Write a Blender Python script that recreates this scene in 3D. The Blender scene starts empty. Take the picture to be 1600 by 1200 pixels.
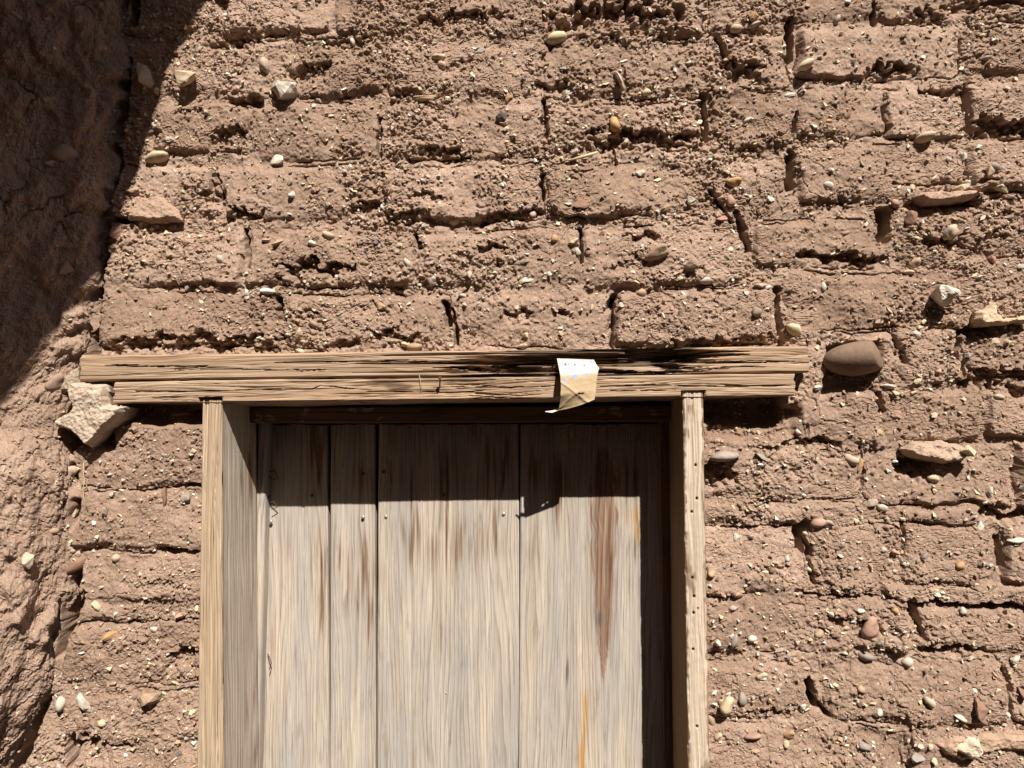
import bpy, bmesh, math, random
import numpy as np
from mathutils import Vector, Matrix

# ------------------------------------------------------------------ camera, light, exposure
scene = bpy.context.scene
COL = scene.collection
F = 1165.0                                   # focal length in photo pixels (1600 wide)
YAW, PITCH = math.radians(3.05), math.radians(4.6)
CAM = np.array([0.0, -1.68, 1.90])
cam_d = bpy.data.cameras.new('camera')
cam_d.sensor_width = 36.0
cam_d.lens = 36.0 * F / 1600.0
cam_d.clip_start, cam_d.clip_end = 0.02, 400.0
cam = bpy.data.objects.new('camera', cam_d)
COL.objects.link(cam)
cam.location = CAM
cam.rotation_euler = (math.radians(90) + PITCH, 0, YAW)
scene.camera = cam

SUN = np.array([-0.33, 1.0, -1.05])          # direction the light travels
SUN_EL = math.atan2(1.05, math.hypot(0.33, 1.0))
w = bpy.data.worlds.new('World')
scene.world = w
w.use_nodes = True
nt = w.node_tree
sky = nt.nodes.new('ShaderNodeTexSky')
sky.sky_type = 'NISHITA'
sky.sun_disc = False
sky.sun_elevation = SUN_EL
sky.sun_rotation = math.atan2(0.33, -1.0)    # azimuth of the sun from +Y, clockwise
bg = nt.nodes['Background']
bg.inputs['Strength'].default_value = 0.05
nt.links.new(sky.outputs[0], bg.inputs[0])
sd = bpy.data.lights.new('sun', 'SUN')
sd.energy = 5.0
sd.angle = math.radians(0.53)
sd.color = (1.0, 0.955, 0.89)
so = bpy.data.objects.new('sun', sd)
COL.objects.link(so)
so.location = (2, -4, 6)
so.rotation_euler = Vector(SUN).to_track_quat('-Z', 'Y').to_euler()
scene.view_settings.view_transform = 'Standard'
scene.view_settings.look = 'None'
scene.view_settings.exposure = 0.68
scene.view_settings.gamma = 1.0
scene.view_settings.use_curve_mapping = False
try:
    scene.cycles.max_bounces = 6
    scene.cycles.diffuse_bounces = 3
except Exception:
    pass

rng = np.random.default_rng(7)
random.seed(7)

# ------------------------------------------------------------------ measuring the photo
_f = np.array([-math.sin(YAW) * math.cos(PITCH), math.cos(YAW) * math.cos(PITCH), math.sin(PITCH)])
_r = np.array([math.cos(YAW), math.sin(YAW), 0.0])
_u = np.cross(_r, _f)

def P(px, py, Y=0.0):
    """point of the upright plane y = Y that was measured at photo pixel (px, py)"""
    d = _f + _r * ((px - 800) / F) + _u * ((600 - py) / F)
    t = (Y - CAM[1]) / d[1]
    p = CAM + d * t
    return np.array([p[0], Y, p[2]])

def to_px(X, Y, Z):
    v = np.stack([X - CAM[0], Y - CAM[1], Z - CAM[2]], -1)
    dz = v @ _f
    return 800 + F * (v @ _r) / dz, 600 - F * (v @ _u) / dz

PXM = F / 1.68                               # pixels per metre on the wall face

# ------------------------------------------------------------------ noise
_T = {}
def vn(x, y, seed=0):
    if seed not in _T:
        _T[seed] = np.random.default_rng(1000 + seed).random((256, 256)).astype(np.float32) * 2 - 1
    T = _T[seed]
    xf, yf = np.floor(x), np.floor(y)
    fx, fy = (x - xf).astype(np.float32), (y - yf).astype(np.float32)
    xi, yi = xf.astype(np.int32), yf.astype(np.int32)
    fx = fx * fx * fx * (fx * (fx * 6 - 15) + 10)
    fy = fy * fy * fy * (fy * (fy * 6 - 15) + 10)
    x0, x1, y0, y1 = xi & 255, (xi + 1) & 255, yi & 255, (yi + 1) & 255
    a = T[y0, x0] + (T[y0, x1] - T[y0, x0]) * fx
    b = T[y1, x0] + (T[y1, x1] - T[y1, x0]) * fx
    return a + (b - a) * fy

def fbm(x, y, size, octv, seed, gain=0.5):
    s, a, n = 0.0, 1.0, 0.0
    for k in range(octv):
        c, sn = math.cos(0.7 * k + seed), math.sin(0.7 * k + seed)
        s = s + a * vn((x * c - y * sn) / size + 17.3 * k, (x * sn + y * c) / size + 5.1 * k, seed + k)
        n += a
        a *= gain
        size *= 0.5
    return s / n

def worley(x, y, cell, seed):
    """distance to the nearest and second nearest scattered point (in cells) and a random number of the nearest"""
    r = np.random.default_rng(5000 + seed)
    JX, JY, R = (r.random((256, 256)).astype(np.float32) for _ in range(3))
    gx, gy = x / cell, y / cell
    xi, yi = np.floor(gx).astype(np.int32), np.floor(gy).astype(np.int32)
    f1 = np.full(x.shape, 9.0, np.float32)
    f2 = f1.copy()
    rid = np.zeros(x.shape, np.float32)
    for dy in (-1, 0, 1):
        for dx in (-1, 0, 1):
            cx, cy = xi + dx, yi + dy
            a, b = cy & 255, cx & 255
            d = np.hypot(cx + JX[a, b] - gx, cy + JY[a, b] - gy).astype(np.float32)
            near = d < f1
            f2 = np.where(near, f1, np.minimum(f2, d))
            rid = np.where(near, R[a, b], rid)
            f1 = np.where(near, d, f1)
    return f1, f2, rid

def sstep(a, b, x):
    t = np.clip((x - a) / (b - a), 0, 1)
    return t * t * (3 - 2 * t)

# ------------------------------------------------------------------ objects
def tag(o, label=None, cat=None, group=None, kind=None):
    for k, v in (('label', label), ('category', cat), ('group', group), ('kind', kind)):
        if v:
            o[k] = v
    return o

def empty(name, loc, label, cat, kind=None, group=None):
    o = bpy.data.objects.new(name, None)
    o.empty_display_size = 0.1
    COL.objects.link(o)
    o.location = [float(c) for c in loc]
    return tag(o, label, cat, group, kind)

def link(name, me, parent=None):
    o = bpy.data.objects.new(name, me)
    COL.objects.link(o)
    if parent is not None:
        o.parent = parent
        o.matrix_parent_inverse = Matrix.Translation(-Vector(parent.location))
    return o

def mesh(name, V, faces, mat, smooth=True, uv=None, colr=None):
    """mesh from a vertex array and one (n,3) or (n,4) face array, or a list of both"""
    V = np.asarray(V, np.float32).reshape(-1, 3)
    fl = [np.asarray(f, np.int32) for f in (faces if isinstance(faces, list) else [faces]) if len(f)]
    loops = np.concatenate([f.ravel() for f in fl])
    tot = np.concatenate([np.full(len(f), f.shape[1], np.int32) for f in fl])
    st = np.zeros(len(tot), np.int32)
    st[1:] = np.cumsum(tot)[:-1]
    me = bpy.data.meshes.new(name)
    me.vertices.add(len(V))
    me.vertices.foreach_set('co', V.ravel())
    me.loops.add(len(loops))
    me.loops.foreach_set('vertex_index', loops)
    me.polygons.add(len(tot))
    me.polygons.foreach_set('loop_start', st)
    me.polygons.foreach_set('loop_total', tot)
    me.update(calc_edges=True)
    me.polygons.foreach_set('use_smooth', np.full(len(tot), smooth, bool))
    if uv is not None:
        l = me.uv_layers.new(name='grain')
        l.data.foreach_set('uv', np.asarray(uv, np.float32)[loops].ravel())
    if colr is not None:
        a = me.color_attributes.new('stain', 'FLOAT_COLOR', 'POINT')
        a.data.foreach_set('color', np.asarray(colr, np.float32).ravel())
    if mat is not None:
        me.materials.append(mat)
    me.update()
    return me

# ------------------------------------------------------------------ materials
def new_mat(name):
    m = bpy.data.materials.new(name)
    m.use_nodes = True
    t = m.node_tree
    b = t.nodes['Principled BSDF']
    b.inputs['Roughness'].default_value = 0.95
    b.inputs['Specular IOR Level'].default_value = 0.12
    return m, t, b

def N(t, kind, **kw):
    n = t.nodes.new(kind)
    for k, v in kw.items():
        if k in n.inputs:
            n.inputs[k].default_value = v
        else:
            setattr(n, k, v)
    return n

def noise_node(t, vec, scale, detail=4.0, rough=0.6):
    n = N(t, 'ShaderNodeTexNoise', Scale=scale, Detail=detail, Roughness=rough)
    t.links.new(vec, n.inputs['Vector'])
    return n.outputs['Fac']

def ramp(t, fac, stops):
    r = t.nodes.new('ShaderNodeValToRGB')
    el = r.color_ramp.elements
    while len(el) < len(stops):
        el.new(0.5)
    for e, (p, c) in zip(el, stops):
        e.position = p
        e.color = (*c, 1) if len(c) == 3 else c
    t.links.new(fac, r.inputs[0])
    return r.outputs[0]

def mix(t, fac, a, b, mode='MIX'):
    m = N(t, 'ShaderNodeMix', data_type='RGBA', blend_type=mode)
    for sock, val in ((m.inputs[0], fac), (m.inputs[6], a), (m.inputs[7], b)):
        if hasattr(val, 'links'):
            t.links.new(val, sock)
        else:
            sock.default_value = val if not isinstance(val, tuple) or len(val) == 4 else (*val, 1)
    return m.outputs[2]

def math_n(t, op, a, b=0.5):
    m = N(t, 'ShaderNodeMath', operation=op)
    for s, v in ((m.inputs[0], a), (m.inputs[1], b)):
        if hasattr(v, 'links'):
            t.links.new(v, s)
        else:
            s.default_value = v
    return m.outputs[0]

def bump(t, b, height, strength, dist, prev=None):
    n = N(t, 'ShaderNodeBump', Strength=strength, Distance=dist)
    t.links.new(height, n.inputs['Height'])
    if prev is not None:
        t.links.new(prev, n.inputs['Normal'])
    t.links.new(n.outputs[0], b.inputs['Normal'])
    return n.outputs[0]

def adobe_material(name, base, var=1.0, pale=0.5):
    m, t, b = new_mat(name)
    g = N(t, 'ShaderNodeNewGeometry').outputs['Position']
    oi = N(t, 'ShaderNodeObjectInfo')
    c0 = np.array(base)
    big = noise_node(t, g, 5.0, 5.0, 0.6)
    col = ramp(t, big, [(0.25, tuple(c0 * np.array([0.74, 0.71, 0.69]))), (0.5, tuple(c0)),
                        (0.75, tuple(c0 * np.array([1.14, 1.16, 1.18])))])
    mid = noise_node(t, g, 45.0, 5.0, 0.7)
    col = mix(t, 0.55, col, ramp(t, mid, [(0.3, (0.36, 0.33, 0.31)), (0.5, (0.5, 0.5, 0.5)), (0.72, (0.62, 0.63, 0.64))]), 'OVERLAY')
    fine = noise_node(t, g, 420.0, 3.0, 0.75)
    col = mix(t, 0.75, col, ramp(t, fine, [(0.3, (0.3, 0.28, 0.26)), (0.5, (0.5, 0.5, 0.5)), (0.7, (0.7, 0.7, 0.7))]), 'OVERLAY')
    # pale grains of sand and lime in the mud
    vo = N(t, 'ShaderNodeTexVoronoi', Scale=210.0)
    t.links.new(g, vo.inputs['Vector'])
    sep = N(t, 'ShaderNodeSeparateColor')
    t.links.new(vo.outputs['Color'], sep.inputs[0])
    grain = math_n(t, 'MULTIPLY', math_n(t, 'LESS_THAN', vo.outputs['Distance'], 0.34), math_n(t, 'GREATER_THAN', sep.outputs[0], 0.80))
    col = mix(t, math_n(t, 'MULTIPLY', grain, pale), col, (0.58, 0.46, 0.34))
    dark = math_n(t, 'MULTIPLY', math_n(t, 'LESS_THAN', vo.outputs['Distance'], 0.3), math_n(t, 'LESS_THAN', sep.outputs[0], 0.07))
    col = mix(t, math_n(t, 'MULTIPLY', dark, 0.5), col, (0.10, 0.06, 0.045))
    rnd = ramp(t, oi.outputs['Random'], [(0, (0.42, 0.41, 0.40)), (1, (0.56, 0.57, 0.58))])
    col = mix(t, 0.8 * var, col, rnd, 'OVERLAY')
    t.links.new(col, b.inputs['Base Color'])
    n1 = bump(t, b, mid, 0.45, 0.004)
    n2 = bump(t, b, fine, 0.75, 0.0016, n1)
    bump(t, b, grain, 0.4, 0.0012, n2)
    return m

ADOBE = (0.308, 0.209, 0.152)
M_BRICK = adobe_material('adobe_brick', ADOBE)
M_MORTAR = adobe_material('mud_mortar', (0.325, 0.224, 0.163))
M_SIDE = adobe_material('mud_plaster', (0.30, 0.205, 0.148), pale=0.3)

def stone_material(name, dusty=0.45):
    m, t, b = new_mat(name)
    g = N(t, 'ShaderNodeNewGeometry').outputs['Position']
    oi = N(t, 'ShaderNodeObjectInfo')
    n = noise_node(t, g, 90.0, 5.0, 0.7)
    col = mix(t, 0.6, oi.outputs['Color'], ramp(t, n, [(0.3, (0.33, 0.31, 0.29)), (0.5, (0.5, 0.5, 0.5)), (0.7, (0.64, 0.64, 0.64))]), 'OVERLAY')
    dust = noise_node(t, g, 30.0, 4.0, 0.65)
    dm = ramp(t, dust, [(0.40, (0.12, 0.12, 0.12)), (0.60, (dusty,) * 3)])
    col = mix(t, dm, col, ADOBE)
    t.links.new(col, b.inputs['Base Color'])
    b.inputs['Roughness'].default_value = 0.8
    b.inputs['Specular IOR Level'].default_value = 0.25
    f = noise_node(t, g, 350.0, 3.0, 0.7)
    n1 = bump(t, b, n, 0.35, 0.003)
    bump(t, b, f, 0.4, 0.001, n1)
    return m
M_STONE = stone_material('stone')
M_COBBLE = stone_material('cobble_stone', 0.3)

def gravel_material():
    m, t, b = new_mat('gravel')
    a = N(t, 'ShaderNodeVertexColor', layer_name='stain')
    t.links.new(a.outputs[0], b.inputs['Base Color'])
    return m
M_GRAVEL = gravel_material()

def wood_material(name, light, midc, dark, groove=0.6, su=1.6, sv=150.0, bump_s=0.6, patch=0.5, grey=(0.33, 0.30, 0.27), wave=0.045, ck=0.31, rings=95.0, ring_s=0.8):
    """weathered timber: grain runs along u of the 'grain' map (metres); the 'stain' colours are stains, rot, paint, dark cracks and other tones"""
    m, t, b = new_mat(name)
    uvn = N(t, 'ShaderNodeUVMap', uv_map='grain')
    low = N(t, 'ShaderNodeTexNoise', Scale=1.0, Detail=2.0)
    mp0 = N(t, 'ShaderNodeMapping')
    mp0.inputs['Scale'].default_value = (2.0, 7.0, 1)
    t.links.new(uvn.outputs[0], mp0.inputs[0])
    t.links.new(mp0.outputs[0], low.inputs['Vector'])
    # wavy grain: shift v by a slow noise
    sh = N(t, 'ShaderNodeCombineXYZ')
    mp1 = N(t, 'ShaderNodeMapping')
    mp1.inputs['Scale'].default_value = (5.0, 24.0, 1)
    t.links.new(uvn.outputs[0], mp1.inputs[0])
    low2 = noise_node(t, mp1.outputs[0], 1.0, 2.0, 0.5)
    t.links.new(math_n(t, 'ADD', math_n(t, 'MULTIPLY', low.outputs['Fac'], wave), math_n(t, 'MULTIPLY', low2, 0.008)), sh.inputs['Y'])
    add = N(t, 'ShaderNodeVectorMath', operation='ADD')
    t.links.new(uvn.outputs[0], add.inputs[0])
    t.links.new(sh.outputs[0], add.inputs[1])
    def st(u, v, det, rough):
        mp = N(t, 'ShaderNodeMapping')
        mp.inputs['Scale'].default_value = (u, v, 1)
        t.links.new(add.outputs[0], mp.inputs[0])
        return noise_node(t, mp.outputs[0], 1.0, det, rough)
    a = st(su, sv, 4.0, 0.6)
    f = st(su * 4, sv * 4.5, 4.0, 0.7)
    pch = st(2.2, 14.0, 4.0, 0.6)
    # growth rings cut lengthwise: long, crisp, slowly wandering lines of uneven spacing
    sp = N(t, 'ShaderNodeSeparateXYZ')
    t.links.new(add.outputs[0], sp.inputs[0])
    ring_w = st(1.0, 11.0, 2.5, 0.5)
    ph = math_n(t, 'ADD', math_n(t, 'MULTIPLY', sp.outputs['Y'], rings), math_n(t, 'MULTIPLY', ring_w, 9.0))
    saw = math_n(t, 'FRACT', ph)
    ph2 = math_n(t, 'FRACT', math_n(t, 'ADD', math_n(t, 'MULTIPLY', sp.outputs['Y'], rings * 2.7), math_n(t, 'MULTIPLY', st(1.5, 17.0, 2.5, 0.5), 10.0)))
    rcol = ramp(t, saw, [(0.0, (0.53, 0.53, 0.53)), (0.55, (0.50, 0.49, 0.48)), (0.80, (0.34, 0.32, 0.30)), (0.93, (0.26, 0.24, 0.22)), (0.98, (0.53, 0.53, 0.53))])
    rcol2 = ramp(t, ph2, [(0.0, (0.52, 0.52, 0.52)), (0.6, (0.5, 0.5, 0.5)), (0.88, (0.38, 0.36, 0.34)), (0.97, (0.52, 0.52, 0.52))])
    rmask = ramp(t, st(4.0, 30.0, 3.0, 0.6), [(0.36, (0.15, 0.15, 0.15)), (0.62, (1, 1, 1))])
    band = st(1.3, 26.0, 4.0, 0.65)
    col = ramp(t, math_n(t, 'ADD', math_n(t, 'MULTIPLY', a, 0.7), math_n(t, 'MULTIPLY', f, 0.3)), [(0.26, dark), (0.40, midc), (0.54, light), (0.66, tuple(min(1, c_ * 1.08) for c_ in light))])
    col = mix(t, 0.8, col, ramp(t, band, [(0.3, (0.36, 0.35, 0.34)), (0.5, (0.5, 0.5, 0.5)), (0.7, (0.6, 0.6, 0.6))]), 'OVERLAY')
    col = mix(t, math_n(t, 'MULTIPLY', ramp(t, pch, [(0.4, (0, 0, 0)), (0.62, (1, 1, 1))]), patch), col, grey)
    col = mix(t, 0.6, col, ramp(t, f, [(0.25, (0.25, 0.24, 0.22)), (0.5, (0.5, 0.5, 0.5)), (0.75, (0.68, 0.68, 0.68))]), 'OVERLAY')
    col = mix(t, math_n(t, 'MULTIPLY', rmask, ring_s), col, rcol, 'OVERLAY')
    col = mix(t, ring_s, col, rcol2, 'OVERLAY')
    spots = ramp(t, st(7.0, 38.0, 4.0, 0.65), [(0.58, (0, 0, 0)), (0.74, (1, 1, 1))])
    col = mix(t, math_n(t, 'MULTIPLY', spots, 0.45), col, tuple(0.6 * c_ for c_ in dark))
    # fine drying checks
    ckm = ramp(t, st(su * 0.9, sv * 1.5, 2.0, 0.5), [(ck - 0.04, (1, 1, 1)), (ck + 0.01, (0, 0, 0))])
    ck2 = ramp(t, st(su * 2.2, sv * 3.0, 1.0, 0.5), [(ck - 0.05, (1, 1, 1)), (ck, (0, 0, 0))])
    ckm = math_n(t, 'MAXIMUM', ckm, ck2)
    col = mix(t, math_n(t, 'MULTIPLY', ckm, groove), col, (0.05, 0.032, 0.02))
    s = N(t, 'ShaderNodeVertexColor', layer_name='stain')
    edge = math_n(t, 'ADD', s.outputs['Alpha'], math_n(t, 'MULTIPLY', math_n(t, 'SUBTRACT', f, 0.5), 1.1))
    edge = math_n(t, 'ADD', edge, math_n(t, 'MULTIPLY', math_n(t, 'SUBTRACT', a, 0.5), 1.5))
    edge = math_n(t, 'MULTIPLY', ramp(t, edge, [(0.12, (0, 0, 0)), (0.70, (1, 1, 1))]), math_n(t, 'MINIMUM', math_n(t, 'MULTIPLY', s.outputs['Alpha'], 2.0), 0.95))
    stc = mix(t, 0.7, s.outputs[0], ramp(t, a, [(0.3, (0.3, 0.3, 0.3)), (0.6, (0.6, 0.6, 0.6))]), 'OVERLAY')
    col = mix(t, edge, col, stc)
    col = mix(t, edge, col, rcol, 'OVERLAY')
    col = mix(t, edge, col, rcol2, 'OVERLAY')
    col = mix(t, math_n(t, 'MULTIPLY', edge, 0.8), col, ramp(t, f, [(0.28, (0.2, 0.19, 0.18)), (0.5, (0.5, 0.5, 0.5)), (0.72, (0.75, 0.75, 0.75))]), 'OVERLAY')
    t.links.new(col, b.inputs['Base Color'])
    b.inputs['Roughness'].default_value = 0.85
    n1 = bump(t, b, a, bump_s, 0.002)
    n2 = bump(t, b, f, bump_s * 0.8, 0.0008, n1)
    bump(t, b, math_n(t, 'MULTIPLY', saw, rmask), bump_s * 0.7, 0.0009, n2)
    return m

M_LINTEL = wood_material('lintel_timber', (0.42, 0.29, 0.19), (0.32, 0.21, 0.133), (0.12, 0.076, 0.048), 0.9, 1.1, 230.0, 0.8, 0.25, (0.36, 0.29, 0.22), 0.06, 0.36)
M_JAMB = wood_material('jamb_timber', (0.46, 0.345, 0.232), (0.36, 0.255, 0.167), (0.15, 0.098, 0.06), 0.85, 1.6, 230.0, 0.7, 0.25, (0.40, 0.33, 0.26), 0.03, 0.36)
M_JAMBP = wood_material('pale_jamb_timber', (0.55, 0.455, 0.355), (0.43, 0.345, 0.26), (0.2, 0.145, 0.1), 0.5, 2.0, 200.0, 0.5, 0.2, (0.55, 0.45, 0.33))
M_REVEAL = M_JAMB
M_DOOR = wood_material('door_timber', (0.47, 0.405, 0.335), (0.37, 0.31, 0.25), (0.17, 0.13, 0.095), 0.65, 3.2, 230.0, 0.6, 0.75, (0.33, 0.305, 0.28), 0.024, 0.325)
M_DARKW = wood_material('brown_timber', (0.20, 0.12, 0.07), (0.15, 0.09, 0.05), (0.07, 0.04, 0.025), 0.5, 1.6, 160.0, 0.5, 0.2, (0.2, 0.15, 0.1))

m, t, b = new_mat('rusty_iron')
g = N(t, 'ShaderNodeNewGeometry').outputs['Position']
t.links.new(ramp(t, noise_node(t, g, 260.0, 3.0), [(0.3, (0.05, 0.03, 0.022)), (0.7, (0.15, 0.075, 0.04))]), b.inputs['Base Color'])
b.inputs['Roughness'].default_value = 0.6
M_IRON = m
m, t, b = new_mat('sunlit_nail_steel')
b.inputs['Base Color'].default_value = (0.55, 0.50, 0.42, 1)
b.inputs['Metallic'].default_value = 0.7
b.inputs['Roughness'].default_value = 0.38
M_NAIL_SUN = m
m, t, b = new_mat('paper')
a = N(t, 'ShaderNodeVertexColor', layer_name='stain')
g = N(t, 'ShaderNodeNewGeometry').outputs['Position']
pn = noise_node(t, g, 120.0, 4.0, 0.6)
t.links.new(mix(t, 0.4, a.outputs[0], ramp(t, pn, [(0.3, (0.4, 0.4, 0.4)), (0.7, (0.58, 0.58, 0.58))]), 'OVERLAY'), b.inputs['Base Color'])
b.inputs['Roughness'].default_value = 0.7
b.inputs['Specular IOR Level'].default_value = 0.2
bump(t, b, pn, 0.15, 0.002)
M_PAPER = m
m, t, b = new_mat('dry_straw')
b.inputs['Base Color'].default_value = (0.52, 0.42, 0.26, 1)
M_STRAW = m
m, t, b = new_mat('dusty_earth')
g = N(t, 'ShaderNodeNewGeometry').outputs['Position']
t.links.new(ramp(t, noise_node(t, g, 1.5, 6.0, 0.65), [(0.3, (0.28, 0.19, 0.13)), (0.7, (0.40, 0.29, 0.21))]), b.inputs['Base Color'])
bump(t, b, noise_node(t, g, 40.0, 5.0, 0.7), 0.6, 0.02)
M_GROUND = m

# ------------------------------------------------------------------ ground
V = [(-150, -150, 0), (150, -150, 0), (150, 150, 0), (-150, 150, 0)]
o = link('ground', mesh('ground', V, np.array([[0, 1, 2, 3]]), M_GROUND))
o['kind'] = 'structure'

# ------------------------------------------------------------------ the adobe wall
wall = empty('adobe_wall', (0, 0, 0), 'weathered brown adobe brick wall studded with pebbles around the wooden door', 'wall', 'thing')

# bricks as measured in the photo: left, top, right, bottom, how far proud (mm)
BR = [
 # top rows
 (150, -130, 330, -52, 5), (338, -128, 560, -50, 8), (566, -128, 800, -50, 4), (808, -130, 1050, -50, 9), (1058, -132, 1300, -55, 6), (1308, -135, 1540, -62, 8), (1548, -140, 1720, -66, 6),
 (200, -36, 345, 52, 6), (352, -36, 520, 54, 8), (528, -36, 700, 52, 5), (706, -36, 846, 56, 9), (858, -36, 1094, 58, 10), (1108, -38, 1224, 50, 8), (1232, -42, 1366, 33, 12), (1373, -42, 1488, 34, 6), (1496, -44, 1720, 32, 7),
 (170, 66, 322, 146, 5), (330, 68, 456, 150, 12), (464, 66, 600, 150, 8), (607, 66, 846, 150, 6), (852, 70, 974, 152, 10), (981, 68, 1097, 150, 4), (1108, 56, 1228, 138, 2), (1243, 40, 1497, 122, 12), (1504, 46, 1720, 112, 8),
 (120, 160, 238, 246, 4), (244, 160, 396, 238, 13), (402, 164, 588, 250, 6), (600, 166, 846, 246, 10), (857, 166, 1102, 236, 11), (1114, 148, 1238, 232, 6), (1247, 144, 1376, 212, 7), (1382, 141, 1506, 216, 8), (1514, 128, 1720, 206, 26),
 (110, 262, 216, 346, 5), (226, 262, 338, 338, 9), (352, 264, 590, 342, 12), (598, 262, 848, 344, 13), (858, 260, 1110, 334, 10), (1118, 254, 1228, 346, 4), (1246, 234, 1440, 316, 10), (1448, 236, 1506, 300, 5), (1514, 222, 1720, 296, 14),
 (160, 362, 379, 446, 10), (386, 362, 646, 444, 11), (652, 364, 904, 446, 8), (913, 356, 1162, 446, 12), (1176, 346, 1366, 416, 13), (1398, 334, 1488, 408, 2), (1498, 312, 1720, 396, 10),
 (158, 462, 437, 540, 15), (444, 462, 697, 540, 9), (714, 460, 950, 540, 8), (961, 456, 1214, 538, 16), (1230, 430, 1496, 512, 10), (1503, 404, 1720, 494, 7),
 # right of the doorway
 (1262, 524, 1396, 628, 4), (1403, 512, 1500, 602, 8), (1508, 506, 1720, 600, 22),
 (1100, 634, 1252, 690, -48), (1262, 636, 1372, 692, 9), (1379, 614, 1538, 684, 6), (1545, 608, 1720, 682, 8),
 (1090, 700, 1342, 778, 6), (1350, 698, 1582, 784, 7), (1590, 690, 1720, 788, 20),
 (1090, 786, 1188, 822, 3), (1194, 788, 1336, 821, 9), (1344, 792, 1530, 816, 5),
 (1090, 830, 1256, 926, 7), (1272, 828, 1404, 926, 9), (1412, 820, 1560, 914, 6), (1568, 808, 1720, 905, 12),
 (1090, 932, 1158, 1018, 3), (1164, 932, 1424, 1016, 9), (1434, 950, 1720, 1018, 16),
 (1090, 1036, 1268, 1120, 6), (1288, 1032, 1566, 1128, 11), (1576, 1028, 1720, 1126, 5),
 (1090, 1138, 1408, 1226, 6), (1424, 1142, 1720, 1230, 9),
 (1090, 1244, 1290, 1330, 7), (1300, 1246, 1560, 1334, 7),
 # left of the doorway
 (110, 652, 330, 756, -2), (110, 764, 330, 854, 2), (106, 864, 330, 938, 4), (98, 946, 330, 972, 2), (96, 980, 330, 1068, 3), (90, 1084, 330, 1160, 5), (84, 1170, 330, 1250, 2), (84, 1262, 330, 1340, 4),
]
# eroded hollows: left, top, right, bottom, depth (mm); the upper lip is undercut
HOL = [
 (860, 6, 1060, 66, 26), (655, 20, 800, 62, 15), (452, 100, 520, 138, 20), (362, 146, 412, 178, 20), (335, 206, 392, 244, 18), (270, 168, 330, 186, 10),
 (355, 322, 422, 350, 20), (545, 318, 596, 348, 16), (826, 126, 905, 152, 13), (655, 232, 738, 252, 16), (915, 208, 1098, 240, 24), (735, 330, 842, 354, 20),
 (600, 330, 692, 350, 14), (436, 408, 545, 446, 24), (742, 384, 800, 408, 14), (985, 366, 1035, 384, 14), (1345, 96, 1428, 130, 24), (1130, 98, 1200, 144, 20),
 (1428, 136, 1505, 152, 22), (1512, 190, 1640, 220, 26), (1255, 394, 1378, 420, 26), (1425, 300, 1530, 330, 24), (1500, 572, 1640, 622, 20), (1404, 712, 1460, 746, 30),
 (1210, 684, 1300, 712, 16), (1528, 786, 1640, 822, 24), (1440, 1000, 1540, 1022, 24), (1395, 936, 1640, 952, 16), (165, 524, 440, 552, 18), (515, 522, 566, 548, 16),
 (580, 516, 648, 548, 18), (1060, 524, 1216, 550, 18), (862, 478, 892, 504, 14), (1495, 505, 1560, 530, 24), (1258, 700, 1330, 728, 8), (1085, 725, 1150, 768, 24),
 (240, 855, 312, 872, 12), (250, 1020, 312, 1068, 18), (105, 1145, 150, 1185, 18), (1500, 0, 1640, 22, 22), (1405, 14, 1486, 44, 12), (1450, 370, 1520, 400, 16), (880, 250, 912, 264, 12),
 (500, 62, 590, 84, 8), (690, 100, 760, 120, 7), (1160, 880, 1240, 905, 6), (1290, 955, 1400, 1012, 10), (200, 905, 300, 925, 6), (1150, 1100, 1250, 1128, 10),
 (960, 400, 1010, 440, 9), (1060, 420, 1110, 438, 8), (320, 60, 400, 82, 12), (300, 290, 345, 330, 14), (560, 470, 620, 500, 8), (790, 480, 840, 510, 12), (640, 300, 700, 320, 8), (450, 480, 520, 520, 6),
]
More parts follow.
